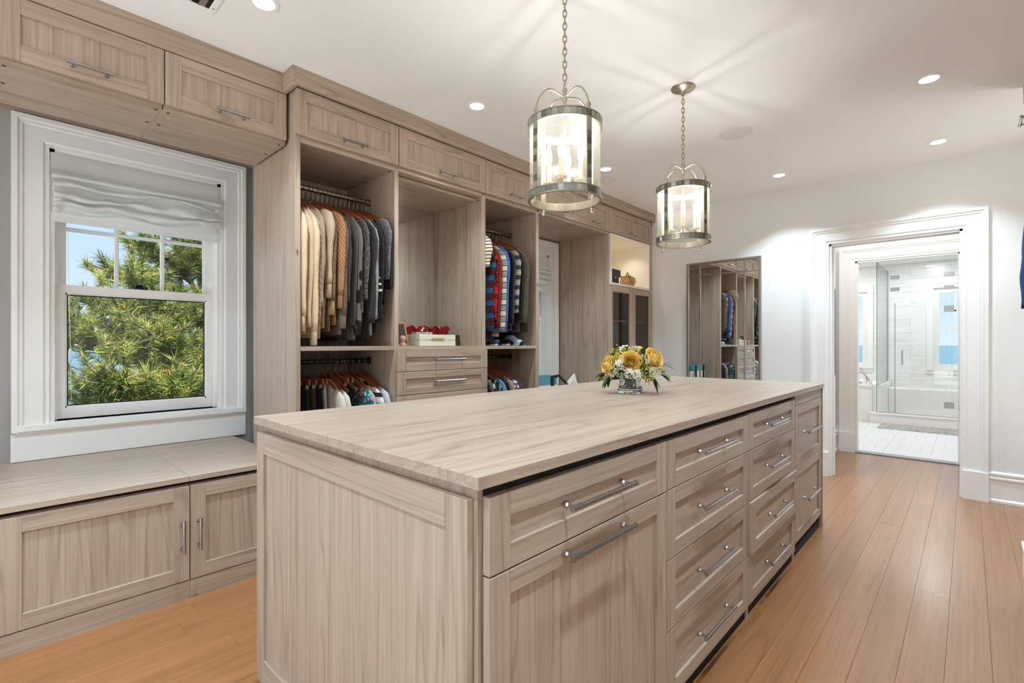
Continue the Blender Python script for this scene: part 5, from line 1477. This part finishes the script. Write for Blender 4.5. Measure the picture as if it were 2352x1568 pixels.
m.obj('channel', M_NICKEL, g)
def sz_(p, y=CY + .06, xx=0):
    return None
for (xx, z) in ((e1, 2.245), (e1, 2.06), (e2, 2.235), (e2, 2.045), (e2, 1.735), (e2, .33)):
    big = z in (1.735, .33)
    box('hinge', M_NICKEL, xx - .055, xx + .055, CY + .045, CY + .075, z - (.045 if big else .028), z + (.045 if big else .028), g, bevel=.003)
m = MB().tube([(e1 + .09, CY + .02, .90), (e1 + .09, CY + .02, 1.12)], .011, 10)
for z in (.92, 1.10): m.tube([(e1 + .09, CY + .02, z), (e1 + .09, CY + .055, z)], .008, 8)
m.obj('door_pull', M_NICKEL, g)
t = empty('rain_shower', (.05, 10.3, 2.3), 'round nickel rain shower head at the top of the shower', 'shower head')
MB().lathe([(.0001, 2.262), (.12, 2.262), (.125, 2.268), (.12, 2.276), (.03, 2.288), (.012, 2.30), (.012, BH)], (.06, 10.1, 0), 24).obj('head', M_CHROME, t)
# tub
BL += .004; tb = empty('bathtub', (-1.8, 10.2, 0), 'white bathtub with a stone deck below the left bathroom window', 'bathtub')
m = MB().box(BL, -1.119, 9.58, 9.62, 0, .535).obj('front_panel', M_STONE, tb)
m = MB().box(BL, -1.119, 9.56, 9.80, .5355, .566).box(BL, -1.119, 10.62, YB - .009, .5355, .566).box(-1.28, -1.119, 9.80, 10.62, .5355, .566).box(BL, -2.35, 9.80, 10.62, .5355, .566).obj('deck', M_STONE, tb)
MB().grid(lambda u, v: (-1.81 + (.55 - .10 * v) * math.copysign(abs(math.cos(2 * PI * u)) ** .5, math.cos(2 * PI * u)), 10.21 + (.43 - .09 * v) * math.copysign(abs(math.sin(2 * PI * u)) ** .5, math.sin(2 * PI * u)), .60 - .5 * v if v > .04 else .60), 40, 8, close_u=True).obj('basin', plain('acrylic', (246, 246, 246), .15), tb, smooth=True)
MB().torus((-1.81, 10.21, .585), .5, .028, 40, 8, sx=1.05).obj('rim', plain('acrylic', (246, 246, 246), .15), tb, smooth=True)
tf = empty('tub_filler', (-1.3, 9.7, .566), 'chrome arched tub filler with a slanted lever on the tub deck', 'faucet')
MB().tube([(-1.20, 9.72, .5665), (-1.20, 9.72, .62), (-1.22, 9.72, .70), (-1.29, 9.72, .755), (-1.38, 9.72, .745), (-1.43, 9.72, .69), (-1.44, 9.72, .64)], .012, 10).obj('spout', M_CHROME, tf, smooth=True)
MB().lathe([(.028, .5665), (.028, .58), (.018, .59), (.018, .625), (.012, .635), (.0001, .64)], (-1.15, 9.72, 0), 16).obj('valve', M_CHROME, tf, smooth=True)
MB().tube([(-1.15, 9.72, .60), (-1.29, 9.72, .83)], .010, 10).obj('lever', M_NICKEL, tf, smooth=True)
# bath mat
mm = MB(); random.seed(5)
def matfn(u, v):
    x = -.975 + 1.05 * u; y = 8.80 + .42 * v
    e = min(u, 1 - u, v * .5, (1 - v) * .5)
    return (x + .006 * noise.noise(Vector((x * 30, y * 30, 1.))), y + .008 * noise.noise(Vector((x * 30, y * 30, 5.))), .002 + min(1, e * 30) * (.026 + .014 * noise.noise(Vector((x * 40, y * 40, 9.)))))
mm.grid(matfn, 110, 44)
mm.obj('bath_mat', plain('shag_grey', (206, 202, 198), .95, var=.7, bscale=22), smooth=False, fix=False, label='grey and white shaggy bath mat in front of the shower curb', cat='bath mat')
bl = bpy.data.lights.new('bath_fill_lamp', 'AREA'); bl.shape = 'DISK'; bl.size = .1; bl.energy = 7.5 * LAMP; bl.color = (.95, .98, 1)  # fill lamps added to brighten the bathroom
for (x, y, wh) in ((-.5, 7.6, 'just inside the door'), (-1.5, 8.6, 'left of the middle'), (.3, 8.6, 'right of the middle'), (-.4, 10.1, 'above the shower bench'), (-1.8, 10.1, 'above the bathtub')):
    downlight(x, y, BH, 'added fill downlight in the bathroom ceiling, ' + wh, 'bathroom fill downlights', bl)
hl_ = bpy.data.lights.new('hall_fill_lamp', 'AREA'); hl_.shape = 'DISK'; hl_.size = .09; hl_.energy = 6 * LAMP; hl_.color = (.94, .98, 1)  # fill lamp added to brighten the hall
downlight(-.5, 6.05, H, 'added fill downlight in the short hall before the bathroom', None, hl_)

# ------------------------------------------------------------------ outdoors: ground, sea, pine
def sea_mat():
    m, nt, b, N, L = new_mat('sea_water')
    tc = N.new('ShaderNodeTexCoord'); nz = N.new('ShaderNodeTexNoise'); nz.inputs['Scale'].default_value = .35; nz.inputs['Detail'].default_value = 6
    L.new(tc.outputs['Object'], nz.inputs[0]); r = N.new('ShaderNodeValToRGB'); e = r.color_ramp.elements
    e[0].position = .35; e[0].color = (*lin((36, 70, 84)), 1); e[1].position = .68; e[1].color = (*lin((76, 104, 114)), 1)
    L.new(nz.outputs[0], r.inputs[0]); L.new(r.outputs[0], b.inputs['Base Color']); b.inputs['Roughness'].default_value = .35
    bp = N.new('ShaderNodeBump'); bp.inputs['Strength'].default_value = .5; L.new(nz.outputs[0], bp.inputs['Height']); L.new(bp.outputs[0], b.inputs['Normal'])
    return m
MB().quad((-4500, -3000, -9), (4500, -3000, -9), (4500, 5000, -9), (-4500, 5000, -9)).obj('sea', sea_mat(), kind='structure')
gm = plain('shore_grass', (84, 100, 48), .9, var=.6, bscale=2.)
gd = MB(); gd.grid(lambda u, v: (-30 + 45 * u, -14 + 38 * v, -4.2 + .7 * noise.noise(Vector((u * 9, v * 9, 2.))) - 5.5 * smooth01(.62, .05, u) * .8), 30, 30)
gd.obj('ground', gm, smooth=True, kind='structure')
random.seed(11)
M_BARK = plain('pine_bark', (92, 78, 64), .9, var=.5, bscale=12)
def needle_mat():
    m, nt, b, N, L = new_mat('pine_needle')
    tc = N.new('ShaderNodeTexCoord'); nz = N.new('ShaderNodeTexNoise'); nz.inputs['Scale'].default_value = 3.2; nz.inputs['Detail'].default_value = 2; L.new(tc.outputs['Object'], nz.inputs[0])
    r = N.new('ShaderNodeValToRGB'); e = r.color_ramp.elements; e[0].position = .32; e[0].color = (*lin((62, 92, 36)), 1); e[1].position = .66; e[1].color = (*lin((150, 158, 76)), 1)
    L.new(nz.outputs[0], r.inputs[0]); L.new(r.outputs[0], b.inputs['Base Color']); b.inputs['Roughness'].default_value = .55
    tl = N.new('ShaderNodeBsdfTranslucent'); L.new(r.outputs[0], tl.inputs[0]); mx = N.new('ShaderNodeMixShader'); mx.inputs[0].default_value = .3
    L.new(b.outputs[0], mx.inputs[1]); L.new(tl.outputs[0], mx.inputs[2]); L.new(mx.outputs[0], N['Material Output'].inputs[0])
    return m
M_NEED = needle_mat(); M_BUD = plain('pine_bud', (170, 112, 78), .8)
def pine(base, trunk_pts, limbs, label, density=1.):
    t = empty('pine_tree', base, label, 'tree')
    MB().tube(trunk_pts, [.14 - .10 * i / (len(trunk_pts) - 1) for i in range(len(trunk_pts))], 10).obj('trunk', M_BARK, t, smooth=True)
    br = MB(); nd = MB(); bd = MB()
    def tuft(p, d, R):
        a, b, n = frame(d)
        for k in range(int(54 * density)):
            an = random.uniform(0, 2 * PI); sp = random.uniform(.25, 1.25)
            q = p - n * random.uniform(0, R * 1.1)
            dr = (n * math.cos(sp) + (a * math.cos(an) + b * math.sin(an)) * math.sin(sp)).normalized()
            e = q + dr * R * random.uniform(.75, 1.1) + Vector((0, 0, -.012))
            w = dr.cross(Vector((random.gauss(0, 1), random.gauss(0, 1), random.gauss(0, 1)))).normalized() * .0042
            nd.v += [tuple(q - w), tuple(q + w), tuple(e)]; i = len(nd.v); nd.f.append([i - 3, i - 2, i - 1])
        if random.random() < .6:
            br_l = random.uniform(.02, .05); bd.tube([p, p + n * br_l], [.006, .003], 5)
    for (s0, e0_, nsub) in limbs:
        s0 = Vector(s0); e0_ = Vector(e0_); mid = (s0 + e0_) / 2 + Vector((random.uniform(-.1, .1), random.uniform(-.1, .1), .12))
        pts = [s0, (s0 + mid) / 2 + Vector((0, 0, .05)), mid, (mid + e0_) / 2 + Vector((0, 0, .04)), e0_]
        br.tube(pts, [.035, .028, .022, .016, .010], 6)
        for k in range(int(nsub * 1.7)):
            f = random.uniform(.25, 1); j = f * (len(pts) - 1); i = min(int(j), len(pts) - 2); p = pts[i].lerp(pts[i + 1], j - i)
            dd = ((e0_ - s0).normalized() * random.uniform(.2, 1) + Vector((random.gauss(0, .8), random.gauss(0, .8), random.uniform(-.1, 1.0)))).normalized()
            ln = random.uniform(.12, .45); q = p + dd * ln
            br.tube([p, q], [.008, .005], 4)
            tip = (dd + Vector((0, 0, .7))).normalized()
            tuft(q, tip, random.uniform(.105, .150))
            if ln > .25: tuft(p + dd * ln * .55, (dd + Vector((random.gauss(0, .5), random.gauss(0, .5), .5))).normalized(), random.uniform(.10, .14))
    br.obj('branches', M_BARK, t, smooth=True); nd.obj('needles', M_NEED, t, fix=False, kind='stuff'); bd.obj('buds', M_BUD, t, kind='stuff')
# crown fills the lower sash, open sky at the upper left
def wpt(ypx, zpx, X):     # a point seen at picture column/row on the plane x = X, as a place in the garden
    u_ = (ypx - 1176) / 1122; v_ = (789.8 - zpx) / 1122
    d = Vector((-.6825 + u_ * .7309, .7309 + u_ * .6825, v_)); return Vector((0, 0, 1.22)) + d * (X / d.x)
limbs = []
for (c0, r0, X0, c1, r1, X1, n) in (
   (470, 700, -7.2, 330, 570, -6.4, 26), (470, 640, -7.4, 400, 540, -6.6, 26), (470, 820, -7.0, 300, 640, -6.2, 34), (470, 860, -7.0, 220, 690, -6.0, 34), (480, 900, -7.2, 190, 800, -5.8, 36),
   (470, 900, -7.0, 350, 770, -5.9, 36), (470, 960, -7.0, 250, 880, -5.6, 40), (470, 990, -7.2, 170, 930, -5.6, 34), (480, 980, -7.0, 400, 890, -5.6, 36), (520, 800, -7.0, 450, 720, -6.2, 30), (520, 700, -7.4, 455, 600, -6.8, 26),
   (480, 1060, -7.0, 330, 960, -5.6, 30), (480, 1080, -7.0, 200, 990, -5.4, 30), (160, 800, -8.0, 165, 760, -6.6, 16), (500, 780, -7.6, 380, 700, -6.8, 30), (300, 900, -7.6, 260, 720, -6.6, 24), (560, 900, -7.2, 470, 820, -6.2, 26), (400, 720, -7.4, 250, 640, -6.6, 22)):
    limbs.append((tuple(wpt(c0, r0, X0)), tuple(wpt(c1, r1, X1)), n))
tr = [wpt(480, 1700, -7.4), wpt(478, 1200, -7.3), wpt(472, 900, -7.3), wpt(468, 700, -7.3), wpt(470, 540, -7.4), wpt(472, 430, -7.5)]
pine(tuple(tr[0]), tr, limbs, 'sunlit pine tree outside the large window')
lim2 = []
for k in range(14):
    c0 = random.uniform(200, 460); r0 = random.uniform(800, 1000)
    lim2.append((tuple(wpt(c0 + 40, r0 + 50, -11.5)), tuple(wpt(c0, r0, -10.2)), 22))
t2 = [wpt(330, 1500, -11.8), wpt(325, 1000, -11.6), wpt(330, 830, -11.6)]
pine(tuple(t2[0]), t2, lim2, 'smaller pine farther behind the sunlit one', .8)
